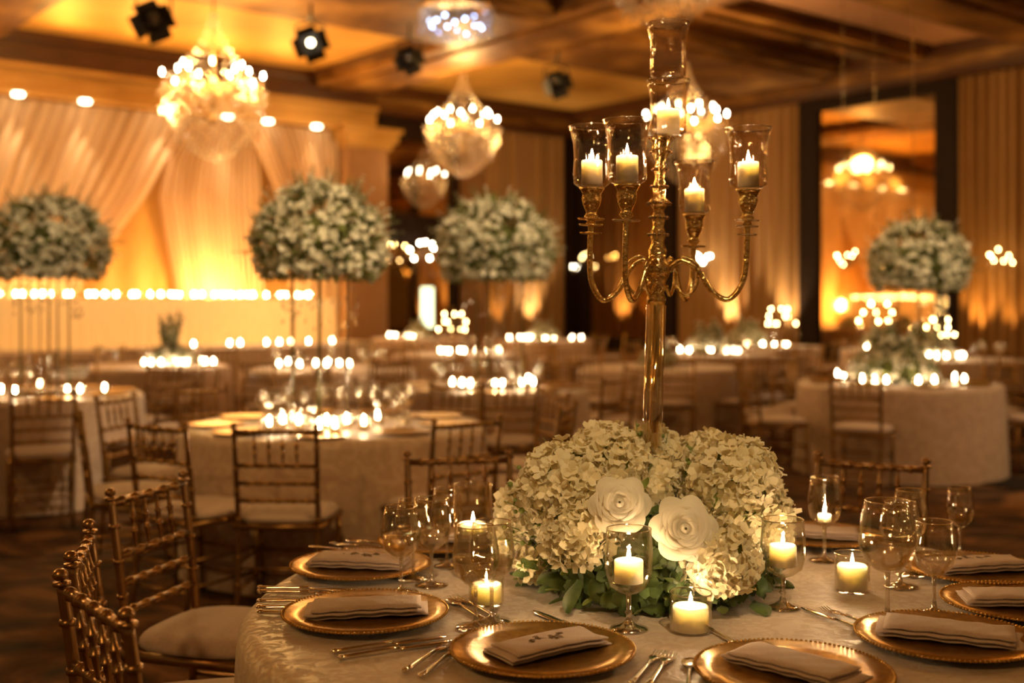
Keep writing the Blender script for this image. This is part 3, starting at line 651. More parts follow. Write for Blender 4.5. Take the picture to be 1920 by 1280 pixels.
votive((1598, 1108), .082, .090, .058, 'straight glass votive holder on the right, between wine glasses', 'candle in the right-hand votive holder')
votive((912, 1132), .080, .070, .042, 'low glass votive holder behind the overlapping wine glasses', 'bright candle behind the overlapping wine glasses')
def stemmed(p, h, rb, l1, l2):
    q = pt(*p); hs = h*.34; b = MB(); out = [(.004, hs), (rb*.5, hs+.008), (rb*.86, hs+.022), (rb, hs+.05), (rb, hs+.085), (rb*.93, h)]
    b.lathe(out+[(r*.96, z+.001) for r, z in out[::-1]], 36); f = MB(); f.lathe([(0, .001), (.04, .001), (.041, .003), (.02, .008), (.008, .018), (.005, .03), (.009, .036), (.005, .042), (.006, hs), (0, hs+.003)], 28)
    rm_ = MB(); rm_.lathe([(rb*.93+.0013*cos(a), h+.0013*sin(a)) for a in (0, pi/2, pi, 3*pi/2)], 36, closed=True)
    place([('bowl', b.mesh('bowl', 'glass'), None, None, []), ('stem', f.mesh('stem', 'stemglass'), None, None, []), ('rim', rm_.mesh('rim', 'stemglass'), None, None, [])], 'stemmed_candle_glass', (q.x, q.y, .7605), 0, l1, 'candle holder', 'stemmed candle glasses')
    lit(0, 0, rb*.60, .047, l2, .7605+hs+.028, q)
stemmed((1179, 1180), .212, .051, 'stemmed glass goblet holding a candle before the middle of the flowers', 'short pillar candle inside the goblet before the flowers')
stemmed((1468, 1140), .200, .050, 'stemmed glass goblet holding a candle at the right end of the flowers', 'short pillar candle inside the goblet right of the flowers')
q = pt(1546, 1052); lit(0, 0, .018, .020, 'small candle standing in for a white reflection in the lone wine glass', .7605+.105, q)  # lit candle added in place of a white reflection in the glass
q = pt(887, 1078); b = MB(); b.lathe([(0, .004), (.044, .004), (.046, .01), (.0465, .228), (.049, .23), (.049, .006), (.04, 0), (0, 0)], 40)
b.obj('glass_cylinder', 'glass', None, loc=(q.x, q.y, .7605), label='tall glass cylinder with a floating candle beside the flowers', cat='vase')
b = MB(); b.lathe([(0, .006), (.044, .006), (.0445, .118), (0, .119)], 32); b.obj('water', 'water', None, loc=(q.x, q.y, .7605), label='clear water filling the lower half of the tall glass cylinder', cat='water')
lit(0, 0, .036, .024, 'floating candle burning inside the tall glass cylinder', .7605+.108, q)

# ---------------------------------------------------------------- near flower mound
def petal_fan(b, c, n, up, L, w, cup, seg=1):
    # one four-sided petal, thin, with a bent tip
    side = n.cross(up).normalized(); f = up
    vs = [c, c+f*L*.45+side*w+n*cup*.5, c+f*L*.45-side*w+n*cup*.5, c+f*L*.9+side*w*.75+n*cup, c+f*L*.9-side*w*.75+n*cup, c+f*L*1.05+n*cup*.7]
    b.add(vs, [(0, 1, 2), (1, 3, 4, 2), (3, 5, 4)])
def floret_into(b, c, n, s, rnd):
    t = n.orthogonal().normalized(); q = n.cross(t); a0 = rnd.uniform(0, 6.28)
    for k in range(4):
        a = a0+k*pi/2; up = (t*cos(a)+q*sin(a)+n*rnd.uniform(-.25, .35)).normalized(); petal_fan(b, c, n, up, s, s*.46, s*rnd.uniform(.2, .75))
def fib(n):
    for i in range(n):
        z = 1-2*(i+.5)/n; r = sqrt(1-z*z); a = i*2.399963; yield V((r*cos(a), r*sin(a), z))
fm = MB(); rnd = random.Random(3); floret_into(fm, V((0, 0, 0)), V((0, 0, 1)), .0185, rnd); FLM = fm.mesh('floret', 'petal')
fm = MB(); floret_into(fm, V((0, 0, 0)), V((0, 0, 1)), .021, rnd); FLM2 = fm.mesh('floret', 'petal')
mound = link('floral_mound', None, None, (TF.x, TF.y, .76), 0, 'large mound of cream hydrangeas and roses around the candelabra foot', 'flowers')
O = V((TF.x, TF.y, .76))
BL = [ # px, py, depth, radius (m)
 (1062, 912, 2.50, .098), (1140, 880, 2.56, .088), (1085, 1000, 2.42, .078), (985, 960, 2.62, .066), (1225, 862, 2.72, .075), (1130, 850, 2.72, .070),
 (1375, 905, 2.56, .098), (1325, 878, 2.68, .082), (1418, 965, 2.60, .078), (1352, 1050, 2.34, .076), (1000, 1060, 2.56, .034), (1440, 1005, 2.56, .046), (962, 1000, 2.62, .05), (1225, 905, 2.60, .062)]
budget = 290; view = V((0, -1, .25)).normalized()
for i, (px, py, y, r) in enumerate(BL):
    y += .18; r *= 1.02; c = P(px, py, y)-O; rnd = random.Random(i+20); core = MB(); core.ball((0, 0, 0), r*.80, 16, 12); o = core.obj('hydrangea_bloom', 'leaf_light', mound, loc=c)  # green core darkens the gaps between florets: shade put into its colour
    stuff = MB(); pts = list(fib(int(300*(r/.09)**2)))
    pts.sort(key=lambda p: -p.dot(view)); take = 24 if i < 10 else 10
    for k, n in enumerate(pts):
        if n.z < -.75: continue
        rr = r*rnd.uniform(.84, 1.06); nn_ = (n+V((rnd.uniform(-.6, .6), rnd.uniform(-.6, .6), rnd.uniform(-.6, .6)))).normalized()
        if k < take and budget > 0:
            budget -= 1; f = link('floret', FLM if k % 2 else FLM2, o, n*rr); f.rotation_mode = 'QUATERNION'; f.rotation_quaternion = nn_.to_track_quat('Z', 'Y') @ Matrix.Rotation(rnd.uniform(0, 6), 4, 'Z').to_quaternion()
        else: floret_into(stuff, n*rr, nn_, rnd.uniform(.015, .023), rnd)
    stuff.obj('florets', 'petal', o, kind='stuff')
def rose(c, r, n, seed):
    rnd = random.Random(seed); root = link('rose', None, mound, c); root.rotation_mode = 'QUATERNION'; root.rotation_quaternion = n.to_track_quat('Z', 'Y')
    bud = MB(); bud.lathe([(0, -.02*r/.05), (r*.22, -.01), (r*.26, .008), (r*.16, .020), (r*.05, .022)], 12)
    bpy.data.objects.remove(root); root = bud.obj('rose', 'rose', mound, loc=c); root.rotation_mode = 'QUATERNION'; root.rotation_quaternion = n.to_track_quat('Z', 'Y')
    ring = [(3, .17, .95, .024), (3, .28, .88, .026), (4, .40, .78, .025), (4, .52, .64, .021), (5, .66, .48, .014), (5, .80, .30, .006), (6, .93, .12, -.004)]
    for q, (cnt, rr, lean, top) in enumerate(ring):
        for k in range(cnt):
            a = 2*pi*(k+.5*q)/cnt+rnd.uniform(-.15, .15); R0 = r*rr; wd = 2*pi/cnt*.66; tl = rnd.uniform(-.003, .003)
            b = MB()
            def fn(s, t):
                t = t*(1-.27*(2*s-1)**2); ang = a+(s-.5)*2*wd*(.55+.45*sin(t*pi*.62)); rad_ = R0*(.45+.55*t**.7)+r*.05*t*(1-lean)+r*.12*(t**4)*(1-.5*lean); rad_ += r*.17*max(0, (t-.62)/.38)**1.4; rad_ *= 1+.05*sin(s*6+k)*t
                return (rad_*cos(ang), rad_*sin(ang), -.018*r/.05+(top+.020)*r/.05*t-(.007*r/.05)*(t**5)*(1-lean)-.004*abs(s-.5)*t+tl*t-.010*r/.05*max(0, (t-.70)/.30)**2)
            b.grid(fn, 10, 11); b.obj('petal', 'rose', root)
rose(P(1162, 945, 2.50)-O, .056, V((-.1, -.9, .35)).normalized(), 1)
rose(P(1284, 992, 2.47)-O, .060, V((-.05, -.95, .25)).normalized(), 2)
rose(P(1345, 1075, 2.47)-O, .052, V((-.1, -.9, -.1)).normalized(), 3)
def leaf_mesh(L, w, m, name='leaf'):
    b = MB(); b.grid(lambda s, t: (L*s, (t-.5)*2*w*sin(pi*min(1, s*.93+.04))**.8, .12*L*sin(s*2.4)-abs(t-.5)*w*.5), 8, 4); return b.mesh(name, m)
LV = [leaf_mesh(.070, .024, 'leaf'), leaf_mesh(.045, .015, 'leaf'), leaf_mesh(.042, .012, 'leaf_light')]
rnd = random.Random(5)
for k in range(190):
    a = rnd.uniform(0, 2*pi); r0 = rnd.uniform(.20, .305); zz = rnd.uniform(.01, .09) if k % 4 else rnd.uniform(.08, .2); r0 *= 1-.5*max(0, zz-.1)/.1
    f = link('leaf', LV[rnd.randrange(3)], mound, (r0*cos(a), r0*sin(a), zz), (rnd.uniform(-.6, .6), rnd.uniform(-.3, .5), a+rnd.uniform(-.7, .7)), scale=rnd.uniform(.8, 1.2))
for (px, py, s) in ((1082, 1085, 1.2), (1112, 1080, .9), (1140, 1085, .8), (1235, 1080, .8), (1260, 1085, .7), (1420, 1075, .8)):
    p = P(px, py, 2.56 if px < 1300 else 2.60)-O; p.z = max(p.z, .012); link('leaf', LV[0], mound, p, (.5, .9, -pi/2+rnd.uniform(-.5, .5)), scale=s)
# base of moss and greens, sprigs of buds
b = MB(); b.ball((0, 0, .035), .25, 24, 10, (1, 1, .55)); base_m = b
for k in range(620):
    a = rnd.uniform(0, 2*pi); e = rnd.uniform(-.1, 1.2); n = V((cos(a)*cos(e), sin(a)*cos(e), sin(e))); kk = rnd.uniform(.24, .30); c = V((n.x*kk, n.y*kk, .035+n.z*.17)); c.z = max(c.z, .006)
    floret_into(base_m, c, n, rnd.uniform(.018, .030), rnd)
base_m.v = [(x, y, max(z, .002)) for x, y, z in base_m.v]; base_m.obj('greenery', 'leaf', mound, kind='stuff')
b = MB(); st = MB()
def sprig(p0, p1, n=6):
    p0, p1 = V(p0), V(p1); pts = [p0.lerp(p1, i/5)+V((0, 0, .012*sin(i*.6))) for i in range(6)]; st.tube(pts, .0011, 4)
    for i in range(n):
        c = p0.lerp(p1, .35+.65*i/n)+V((rnd.uniform(-.012, .012), rnd.uniform(-.012, .012), rnd.uniform(-.006, .014))); b.ball(c, rnd.uniform(.0045, .0075), 6, 5); st.tube([p0.lerp(p1, .3+.65*i/n), c], .0008, 3)
for (px, py, y) in ((950, 905, 2.6), (962, 872, 2.6), (1000, 840, 2.62), (1018, 822, 2.62), (1105, 812, 2.65), (1145, 803, 2.65), (1178, 798, 2.66), (1192, 788, 2.64), (1252, 812, 2.66), (1290, 832, 2.66), (1300, 838, 2.6), (1455, 928, 2.6), (1468, 960, 2.6), (1480, 985, 2.58), (935, 1010, 2.55), (938, 985, 2.55), (1060, 830, 2.6), (945, 940, 2.5)):
    e = P(px, py, y+.18)-O; s = V((e.x*.6, e.y*.6, e.z*.55)); sprig(s, e)
st.obj('stem', 'leaf_light', mound, kind='stuff'); b.obj('bud', 'leaf_light', mound, kind='stuff')
for k in range(70):       # lime filler flowers between the blooms
    a = rnd.uniform(0, 2*pi); e = rnd.uniform(.1, 1.3); n = V((cos(a)*cos(e), sin(a)*cos(e), sin(e))); c = V((n.x*.285, n.y*.285, .03+n.z*.25))
    f = link('leaf', LV[2], mound, c, None); f.rotation_mode = 'QUATERNION'; f.rotation_quaternion = (n+V((rnd.uniform(-.8, .8), rnd.uniform(-.8, .8), 0))).to_track_quat('X', 'Z')

# ---------------------------------------------------------------- candelabra
can = link('candelabra', None, None, (TF.x-.005, TF.y, .762), (0, R_(1.7), 0), 'tall five-light candelabra of golden glass rising from the flower mound', 'candelabra')
CI = None
bpy.context.view_layer.update(); CM = can.matrix_world.inverted()
def C(px, py, y=TF.y): return CM @ P(px, py, y)
b = MB(); b.lathe([(0, 0), (.085, 0), (.09, .008), (.06, .016), (.03, .03), (.022, .06), (.018, .10), (.02, .13)], 32); b.obj('base', 'amber', can)
b = MB(); z0 = .13; z1 = C(1235, 572).z; b.lathe([(.0165, z0), (.0240, z0), (.0240, z1), (.0165, z1)], 48, closed=True); b.obj('shaft', 'shaft', can); b = MB(); b.lathe([(0, z0), (.0115, z0), (.0115, z1), (0, z1)], 24, c=(.003, 0, 0)); b.obj('streak_rod', 'rodgold', can)  # gilt rod added to imitate yellow streaks refracted in the clear shaft
def zc(py): return C(1240, py).z
b = MB(); prof = [(0, zc(572)), (.021, zc(572)), (.024, zc(560)), (.018, zc(548)), (.026, zc(540)), (.021, zc(530)), (.030, zc(515)), (.034, zc(503)), (.028, zc(492)), (.020, zc(484)), (.023, zc(470)), (.015, zc(455)), (.020, zc(440)), (.013, zc(425)), (.017, zc(408)), (.012, zc(395)), (.020, zc(385)), (.026, zc(378)), (.014, zc(370)), (.016, zc(350)), (.011, zc(335)), (.015, zc(318)), (.011, zc(305)), (.019, zc(292)), (.022, zc(280)), (.020, zc(270)), (.027, zc(262)), (.030, zc(257)), (0, zc(256))]
b.lathe(prof, 24); b.obj('turned_stem', 'amber', can)
def rope(b, r, z):
    for k in range(12): a = 2*pi*k/12; b.ball((r*cos(a), r*sin(a), z), .0042, 5, 4)
for r, py in ((.031, 503), (.024, 440), (.022, 408), (.028, 382), (.020, 350), (.019, 318), (.025, 285), (.030, 259)):
    b = MB(); rope(b, r, zc(py)); b.obj('bead_ring', 'gold', can)
def hurricane_proto(h=.135, rt=.053, rb=.040, n=40):
    b = MB(); prof = [(0, .002), (rb*.75, .002), (rb, .010), (rb*1.04, .03), (rb*1.0, h*.5), (rb*1.04, h*.72), (rb*1.15, h*.88), (rt, h)]
    prof2 = prof+[(r-.0022, z+.0005) for r, z in prof[::-1] if r > .01]
    b.lathe(prof2, n, rf=lambda r, z, a: r*(1+(.012*sin(a*14) if z < h*.45 else .006*sin(a*5)))); rm_ = MB(); rm_.lathe([(rt+.0013*cos(a), h+.0013*sin(a)) for a in (0, pi/2, pi, 3*pi/2)], n, closed=True, rf=lambda r, z, a: r*(1+.006*sin(a*5)))
    return [('glass', b.mesh('glass', 'hurricane'), None, None, []), ('rim', rm_.mesh('rim', 'stemglass'), None, None, [])]
HUR = hurricane_proto(.148, .057, .044); HUR_S = hurricane_proto(.136, .052, .040)
ARMS = [ # cup pixel (bottom of its glass), depth, word, rows of the arm's lowest point
 (1110, 352, 2.78, 'leftmost', HUR), (1176, 346, 2.64, 'second from the left', HUR), (1302, 402, 2.98, 'lower, just right of the stem', HUR_S), (1403, 355, 2.78, 'rightmost', HUR)]
for i, (px, py, y, wd, hp) in enumerate(ARMS):
    cup = C(px, py, y); c0 = C(1240, 505); hz = cup.z; d = V((cup.x-c0.x, cup.y-c0.y, 0)); L = d.length; d.normalize()
    low = C(px, 562, y).z; zz = c0.z
    A_ = [c0+d*.015, c0+d*.045+V((0, 0, .022)), c0+d*L*.42+V((0, 0, .004)), c0+d*L*.60+V((0, 0, (low-zz)*.7)), V((c0.x, c0.y, 0))+d*L*.80+V((0, 0, low)), V((c0.x, c0.y, 0))+d*L*.96+V((0, 0, low+.04)), V((cup.x, cup.y, low+.10)), V((cup.x, cup.y, hz-.085))]
    b = MB(); b.tube(bez(A_, 8), .0068, 12); b.obj('arm', 'amber', can)
    # inner scroll
    b = MB(); S_ = [c0+d*.02+V((0, 0, -.005)), c0+d*.05+V((0, 0, .03)), c0+d*.085+V((0, 0, .012)), c0+d*.085+V((0, 0, -.035)), c0+d*.06+V((0, 0, -.062)), c0+d*.035+V((0, 0, -.04))]
    b.tube(bez(S_, 6), [.0045]*31, 8); b.obj('scroll', 'amber', can)
    b = MB(); b.lathe([(0, -.088), (.012, -.086), (.009, -.078), (.017, -.070), (.012, -.062), (.014, -.055), (.020, -.042), (.024, -.026), (.022, -.016), (.027, -.006), (.031, -.001), (0, 0)], 20, rf=lambda r, z, a: r*(1+.06*sin(a*8))); b.obj('candle_cup', 'amber', can, loc=cup)
    b = MB()
    for k_, zd in enumerate((-.078, -.092, -.112) if i in (0, 3) else (-.085,)): b.lathe([(.008, zd), (.030-.003*k_, zd+.001), (.033-.003*k_, zd+.004), (.030-.003*k_, zd+.0035), (.008, zd+.003)], 24)
    b.obj('drip_dish', 'stemglass' if i % 2 else 'amber', can, loc=cup)
    w = can.matrix_world @ cup
    place(hp, 'hurricane_glass', w, 0, 'flared glass candle shade on the candelabra, %s' % wd, 'candle shade', 'glass shades on the candelabra')
    lit(0, 0, .0255, .060, 'pillar candle in the %s candelabra glass' % wd, w.z+.006, w, 'pillar candles on the candelabra')
w = can.matrix_world @ C(1253, 257)
for k, dz in enumerate((0, .139)):
    place(hurricane_proto(.137, .053, .043), 'hurricane_glass', w+V((0, 0, dz)), 0, ('central glass candle shade at the top of the candelabra stem', 'second glass shade stacked above the central candelabra shade')[k], 'candle shade', 'glass shades on the candelabra')
lit(0, 0, .0275, .060, 'pillar candle highest on the candelabra stem', w.z+.006, w, 'pillar candles on the candelabra')

# ---------------------------------------------------------------- tall flower domes
def dome_proto(a=.42, bb=.32, seed=0, nb=1150, nl=2400):
    rnd = random.Random(seed); bl = MB(); fo = MB(); fo.ball((0, 0, 0), a*.68, 18, 10, (1, 1, bb/a))
    for k in range(nb):
        z = rnd.uniform(-.55, 1); t = rnd.uniform(0, 2*pi); r = sqrt(max(0, 1-z*z)); n = V((r*cos(t), r*sin(t), z)); k2 = rnd.uniform(.90, 1.04)+.07*sin(n.x*9+seed)*sin(n.y*8+seed*2)*sin(n.z*9+1)
        if sin(n.x*13+seed)+sin(n.y*14+2)+sin(n.z*16+seed*3) < -.55 and rnd.random() < .8: continue
        c = V((n.x*a*k2, n.y*a*k2, max(n.z*bb*1.25*k2, -bb*.55+rnd.uniform(-.03, .03)))); floret_into(bl, c, (n+V((rnd.uniform(-.6, .6), rnd.uniform(-.6, .6), rnd.uniform(-.6, .6)))).normalized(), rnd.uniform(.016, .034), rnd)
    for k in range(nl):
        z = rnd.uniform(-.6, 1); t = rnd.uniform(0, 2*pi); r = sqrt(max(0, 1-z*z)); n = V((r*cos(t), r*sin(t), z)); k2 = rnd.uniform(.76, 1.0)
        c = V((n.x*a*k2, n.y*a*k2, max(n.z*bb*1.25*k2, -bb*.6))); up = (n+V((rnd.uniform(-1, 1), rnd.uniform(-1, 1), rnd.uniform(-1, 1)))).normalized(); petal_fan(fo, c, n.cross(up).normalized(), up, rnd.uniform(.03, .055), .009, .006)
    for k in range(150):     # sprays standing out of the outline
        z = rnd.uniform(-.1, 1); t = rnd.uniform(0, 2*pi); r = sqrt(max(0, 1-z*z)); n = V((r*cos(t), r*sin(t), z)); c = V((n.x*a, n.y*a, n.z*bb*1.25)); L = rnd.uniform(.03, .13); fo.tube([c*.9, c+n*L], .002, 3)
        for q in range(4): floret_into(bl if k % 2 else fo, c+n*L*(.4+.2*q), n, .012, rnd)
    rods = []
    for k in range(6):
        t = k*pi/3+.3; x, y = (.20*cos(t), .20*sin(t)) if k else (0, 0); m = MB(); m.tube([(x, y, -.85), (x, y, -.12)], .0065 if k else .011, 6); rods.append(('stand_rod', m.mesh('stand_rod', ['stemglass_far', 'rod_green'][k % 2]), None, None, []))
    m = MB(); m.lathe([(0, -.86), (.23, -.86), (.23, -.845), (0, -.845)], 24); m2 = MB(); m2.lathe([(0, -.15), (.24, -.15), (.24, -.135), (0, -.135)], 24)
    cr = MB()
    for k in range(60):
        t = rnd.uniform(0, 2*pi); rr = .24; cr.octa((rr*cos(t), rr*sin(t), -.2-rnd.uniform(0, .2)), .008, .014)
    return [('foliage', fo.mesh('foliage', 'leaf_far'), None, 'stuff', []), ('blossoms', bl.mesh('blossoms', 'petal_pale'), None, 'stuff', []), ('base', m.mesh('base', 'far_glass'), None, None, []), ('tray', m2.mesh('tray', 'far_glass'), None, None, []), ('crystal_drops', cr.mesh('crystal_drops', 'crystal'), None, 'stuff', [])]+rods
M['stemglass_far'] = thin('rod_glass', (.8, .76, .66), .1, .3, .9, 8, .1); M['rod_green'] = pbr('green_metal_rod', (.05, .055, .015), (.09, .08, .02), .35, .6)
DP = [dome_proto(seed=1), dome_proto(seed=2)]
def dome(pr, px, py, y, w, rot, label):     # py: row of the widest part
    p = P(px, py, y); s = w/F*y/2/.42; z = p.z; r = link('flower_dome', None, None, (p.x, p.y, z), rot, label, 'flowers')
    k = (z-.762)/(.86)                       # the stand reaches down to the cloth
    for (n, me, off, kind, subs) in pr:
        o = link(n, me, r, off, kind=kind)
        o.scale = (s, s, s if n in ('foliage', 'blossoms') else k)
dome(DP[0], 92, 468, 8.5, 212, .3, 'white blossom dome on a tall stand, leftmost in the room')
dome(DP[1], 600, 462, 6.5, 246, 1.4, 'biggest white blossom dome on a tall stand, beside the column')
dome(DP[0], 930, 472, 9.25, 212, 2.6, 'white and lime blossom dome standing left of the candelabra')
dome(DP[1], 1722, 500, 9.9, 178, 4.0, 'white blossom dome in front of the large mirror on the right')
def mound_proto(seed, a=.26, hh=.17, spr=14, sprL=.12):
    rnd = random.Random(seed); bl = MB(); fo = MB(); fo.ball((0, 0, hh*.45), a*.8, 14, 8, (1, 1, hh/a))
    for k in range(420):
        z = rnd.uniform(0, 1); t = rnd.uniform(0, 2*pi); r = sqrt(1-z*z); n = V((r*cos(t), r*sin(t), z)); c = V((n.x*a, n.y*a, .02+n.z*hh*1.3)); floret_into(bl if k % 3 else fo, c, n, rnd.uniform(.016, .030), rnd)
    for k in range(spr):
        t = rnd.uniform(0, 2*pi); e = V((.5*a*cos(t), .5*a*sin(t), hh+sprL*rnd.uniform(.5, 1.6))); fo.tube([(0, 0, .03), e], .004, 3)
        for q in range(10): floret_into(bl if q % 3 == 0 else fo, V((0, 0, .05)).lerp(e, .4+.07*q), V((cos(t), sin(t), .5)).normalized(), .024, rnd)
    bl.v = [(x, y, max(z, .002)) for x, y, z in bl.v]; fo.v = [(x, y, max(z, .002)) for x, y, z in fo.v]
    return [('foliage', fo.mesh('foliage', 'leaf_far'), None, 'stuff', []), ('blossoms', bl.mesh('blossoms', 'petal_pale'), None, 'stuff', [])]
MP = mound_proto(1); MPT = mound_proto(2, .24, .16, 26, .26)
place(MPT, 'flower_mound', (-3.65, 12.35, .762), 0, 'leafy conical flower mound on the table before the stage', 'flowers')
place(MP, 'flower_mound', (3.22, 9.75, .762), 1, 'low white flower mound ringed by candles beneath the right-hand dome', 'flowers', scale=1.35)
for ti, lab, s in ((9, 'low flower mound on the table just right of the candelabra shaft', 1.2), (10, 'flower mound on the table before the wall uplights', 1.2), (11, 'flower mound on the glittering table before the large mirror', 1.2), (12, 'flower mound on the table behind the right-hand dome', 1.2), (8, 'flower mound on the far table right of the corner', 1.1), (7, 'flower mound on the farthest table left of the corner', 1.0), (13, 'low flower mound in the shadowed middle table', .8)):
    c = TAB[ti][1]; place(MP, 'flower_mound', (c.x-(.25 if ti in (10, 11, 12) else 0), c.y, .762), ti, lab, 'flowers', scale=s)
# crystal-hung candle trees on a few tables
def tree_proto(seed):
    rnd = random.Random(seed); fr = MB(); cr = MB(); bu = MB(); es = []; bu.lathe([(.001, 0), (.011, .01), (.009, .026), (.001, .038)], 6); LM = bu.mesh('light', 'bulb_warm'); fr.tube([(0, 0, 0), (0, 0, .62)], .008, 6); fr.lathe([(0, 0), (.09, 0), (.09, .012), (0, .02)], 12)
    for k in range(10):
        t = 2*pi*k/10; z = .30+.10*(k % 3); r = .22-.05*(k % 3); e = V((r*cos(t), r*sin(t), z)); fr.tube([(0, 0, z-.05), e*.6+V((0, 0, z*.4-.06)), e], .004, 4); es.append(tuple(e))
        for q in range(9): cr.octa(e+V((rnd.uniform(-.05, .05), rnd.uniform(-.05, .05), -.03-rnd.uniform(0, .16))), .010, .018)
    return [('frame', fr.mesh('frame', 'gold_far'), None, None, []), ('crystal_drops', cr.mesh('crystal_drops', 'crystal'), None, 'stuff', []), *[('light', LM, e, None, []) for e in es]]
TP = tree_proto(4)
for px, y, s, lab in ((850, 15.3, 1.0, 'crystal candle tree shining on the table left of the corner'), (1645, 17.0, 1.25, 'crystal candle tree glittering before the large mirror'), (1462, 17.6, 1.1, 'crystal candle tree between the two wall uplights'), (1760, 13.9, .9, 'crystal candle tree behind the right-hand dome')):
    place(TP, 'candle_tree', ((px-960)/F*y, y, .765), px, lab, 'candle holder', scale=s)

# ---------------------------------------------------------------- candles, glasses and plates on the other tables
BUSY = [(3.22, 9.75, .40), (-3.65, 12.35, .28)]+[(P(px, 0, y).x, y, .27) for px, y in ((92, 8.5), (600, 6.5), (930, 9.25), (1722, 9.9), (850, 15.3), (1645, 17.0), (1462, 17.6), (1760, 13.9))]
for ti, rr0 in ((9, .31), (10, .31), (11, .31), (12, .31), (8, .29), (7, .26), (13, .24)): BUSY.append((TAB[ti][1].x-(.25 if ti in (10, 11, 12) else 0), TAB[ti][1].y, rr0))
def free(x, y, r): return all((x-a)**2+(y-b_)**2 > (r+c)**2 for a, b_, c in BUSY)
def vrow(lst, y0, nm):
    for px in lst:
        px, y = px if isinstance(px, tuple) else (px, y0+random.uniform(-.15, .15))
        for _ in range(40):
            if free((px-960)/F*y, y, .042): break
            y -= .03
        BUSY.append(((px-960)/F*y, y, .042)); place(VOT, 'votive_candle', ((px-960)/F*y, y, .762), 0, 'small glass votive candle glowing on the '+nm, 'candle', 'votive candles on the '+nm)
vrow([(505, 6.1), (530, 6.5), (598, 5.95), (612, 6.2), (628, 6.0), (650, 6.5), (682, 6.15), (708, 6.45), (560, 6.7)], 6.2, TAB[0][0])
vrow([(2, 8.35), (28, 8.2), (126, 8.3), (150, 8.6), (75, 8.9), (196, 8.5)], 8.5, TAB[1][0])
vrow([(848, 9.1), (866, 9.0), (882, 9.35), (928, 8.85), (942, 9.1), (978, 9.0), (1000, 9.2), (990, 9.5)], 9, TAB[2][0])
vrow([(1570, 10.2), (1582, 9.7), (1617, 9.55), (1640, 9.5), (1662, 9.6), (1722, 9.5), (1752, 9.6), (1716, 10.3), (1790, 9.9), (1808, 9.5)], 9.8, TAB[3][0])
vrow([270, 283, 302, 315, 330, 342, 352, 378, 384, 400], 12.25, TAB[4][0]); vrow([(523, 11.8), (562, 11.7), (592, 11.9), (612, 11.8), (616, 12.1), (636, 11.9), (655, 11.8), (540, 12.2)], 11.9, TAB[5][0])
vrow([826, 836, 842, 862, 870, 892, 916, 930, 936], 15.2, TAB[6][0]); vrow([730, 740, 752, 762, 773, 790], 21.8, TAB[7][0])
vrow([955, 975, 986, 994, 1002, 1022, 1040, 1072, 1090], 20.4, TAB[8][0]); vrow([1275, 1292, 1330, 1334, 1362, 1376, 1385], 15.1, TAB[9][0])
vrow([1430, 1452, 1471, 1475, 1400], 17.4, TAB[10][0]); vrow([1612, 1625, 1660, 1672, 1690], 16.8, TAB[11][0]); vrow([1703, 1724, 1742, 1758, 1775, 1798, 1806], 13.7, TAB[12][0])
for k in range(54):     # the candle row on the head table
    s = (k+random.uniform(.1, .9))/54; p = RW(hu0+.1+(hu1-hu0-.2)*s, random.uniform(2.05, 2.7), 1.502)
    place(VOT, 'votive_candle', p, 0, 'votive candle in the dense glowing row along the head table', 'candle', 'votive candles on the head table', 1.25)
for px in (145, 170, 232, 262, 290, 60, 20, 330, 385):
    u = uL(px); place(VOT, 'votive_candle', RW(u*.72+1.9, 5.0, .762), 0, 'votive candle on the long table in front of the stage', 'candle', 'votive candles on the long table', 1.2)
def ringthings(ti, n, r0, kind, jit=.04, far_only=False):
    nm, c, R, angs, lv = TAB[ti]
    for k in range(n):
        a = 2*pi*(k+.5)/n+.2; r = R-r0+random.uniform(-jit, jit); p = (c.x+r*cos(a), c.y+r*sin(a), .762)
        if kind == 'glass' and not free(p[0], p[1], .05): continue
        if kind == 'glass': BUSY.append((p[0], p[1], .045)); link('wine_glass', SG, None, p, 0, 'clear wine glass among those set on the '+nm, 'glass', 'wine glasses on the '+nm, scale=random.uniform(.9, 1.1))
        else:
            side = 'near' if sin(a) < 0 else 'far'; same = sorted([q for q in range(n) if (sin(2*pi*(q+.5)/n+.2) < 0) == (sin(a) < 0)], key=lambda q: cos(2*pi*(q+.5)/n+.2))
            link('charger_plate', CHGS, None, p, 0, 'gold charger, %s from left on %s side of %s' % (ORD[same.index(k)], side, nm), 'plate', 'charger plates on the '+nm)
b = MB(); b.lathe([(0, .003), (.10, .003), (.155, .015), (.155, .012), (.10, 0), (0, 0)], 24); CHGS = b.mesh('charger_plate', 'charger')
for ti in (0, 1, 2, 3): ringthings(ti, 24, .43, 'glass', .03); ringthings(ti, 9, .20, 'plate', 0)
for ti in (4, 5, 6, 9, 12): ringthings(ti, 10, .30, 'glass', .06)

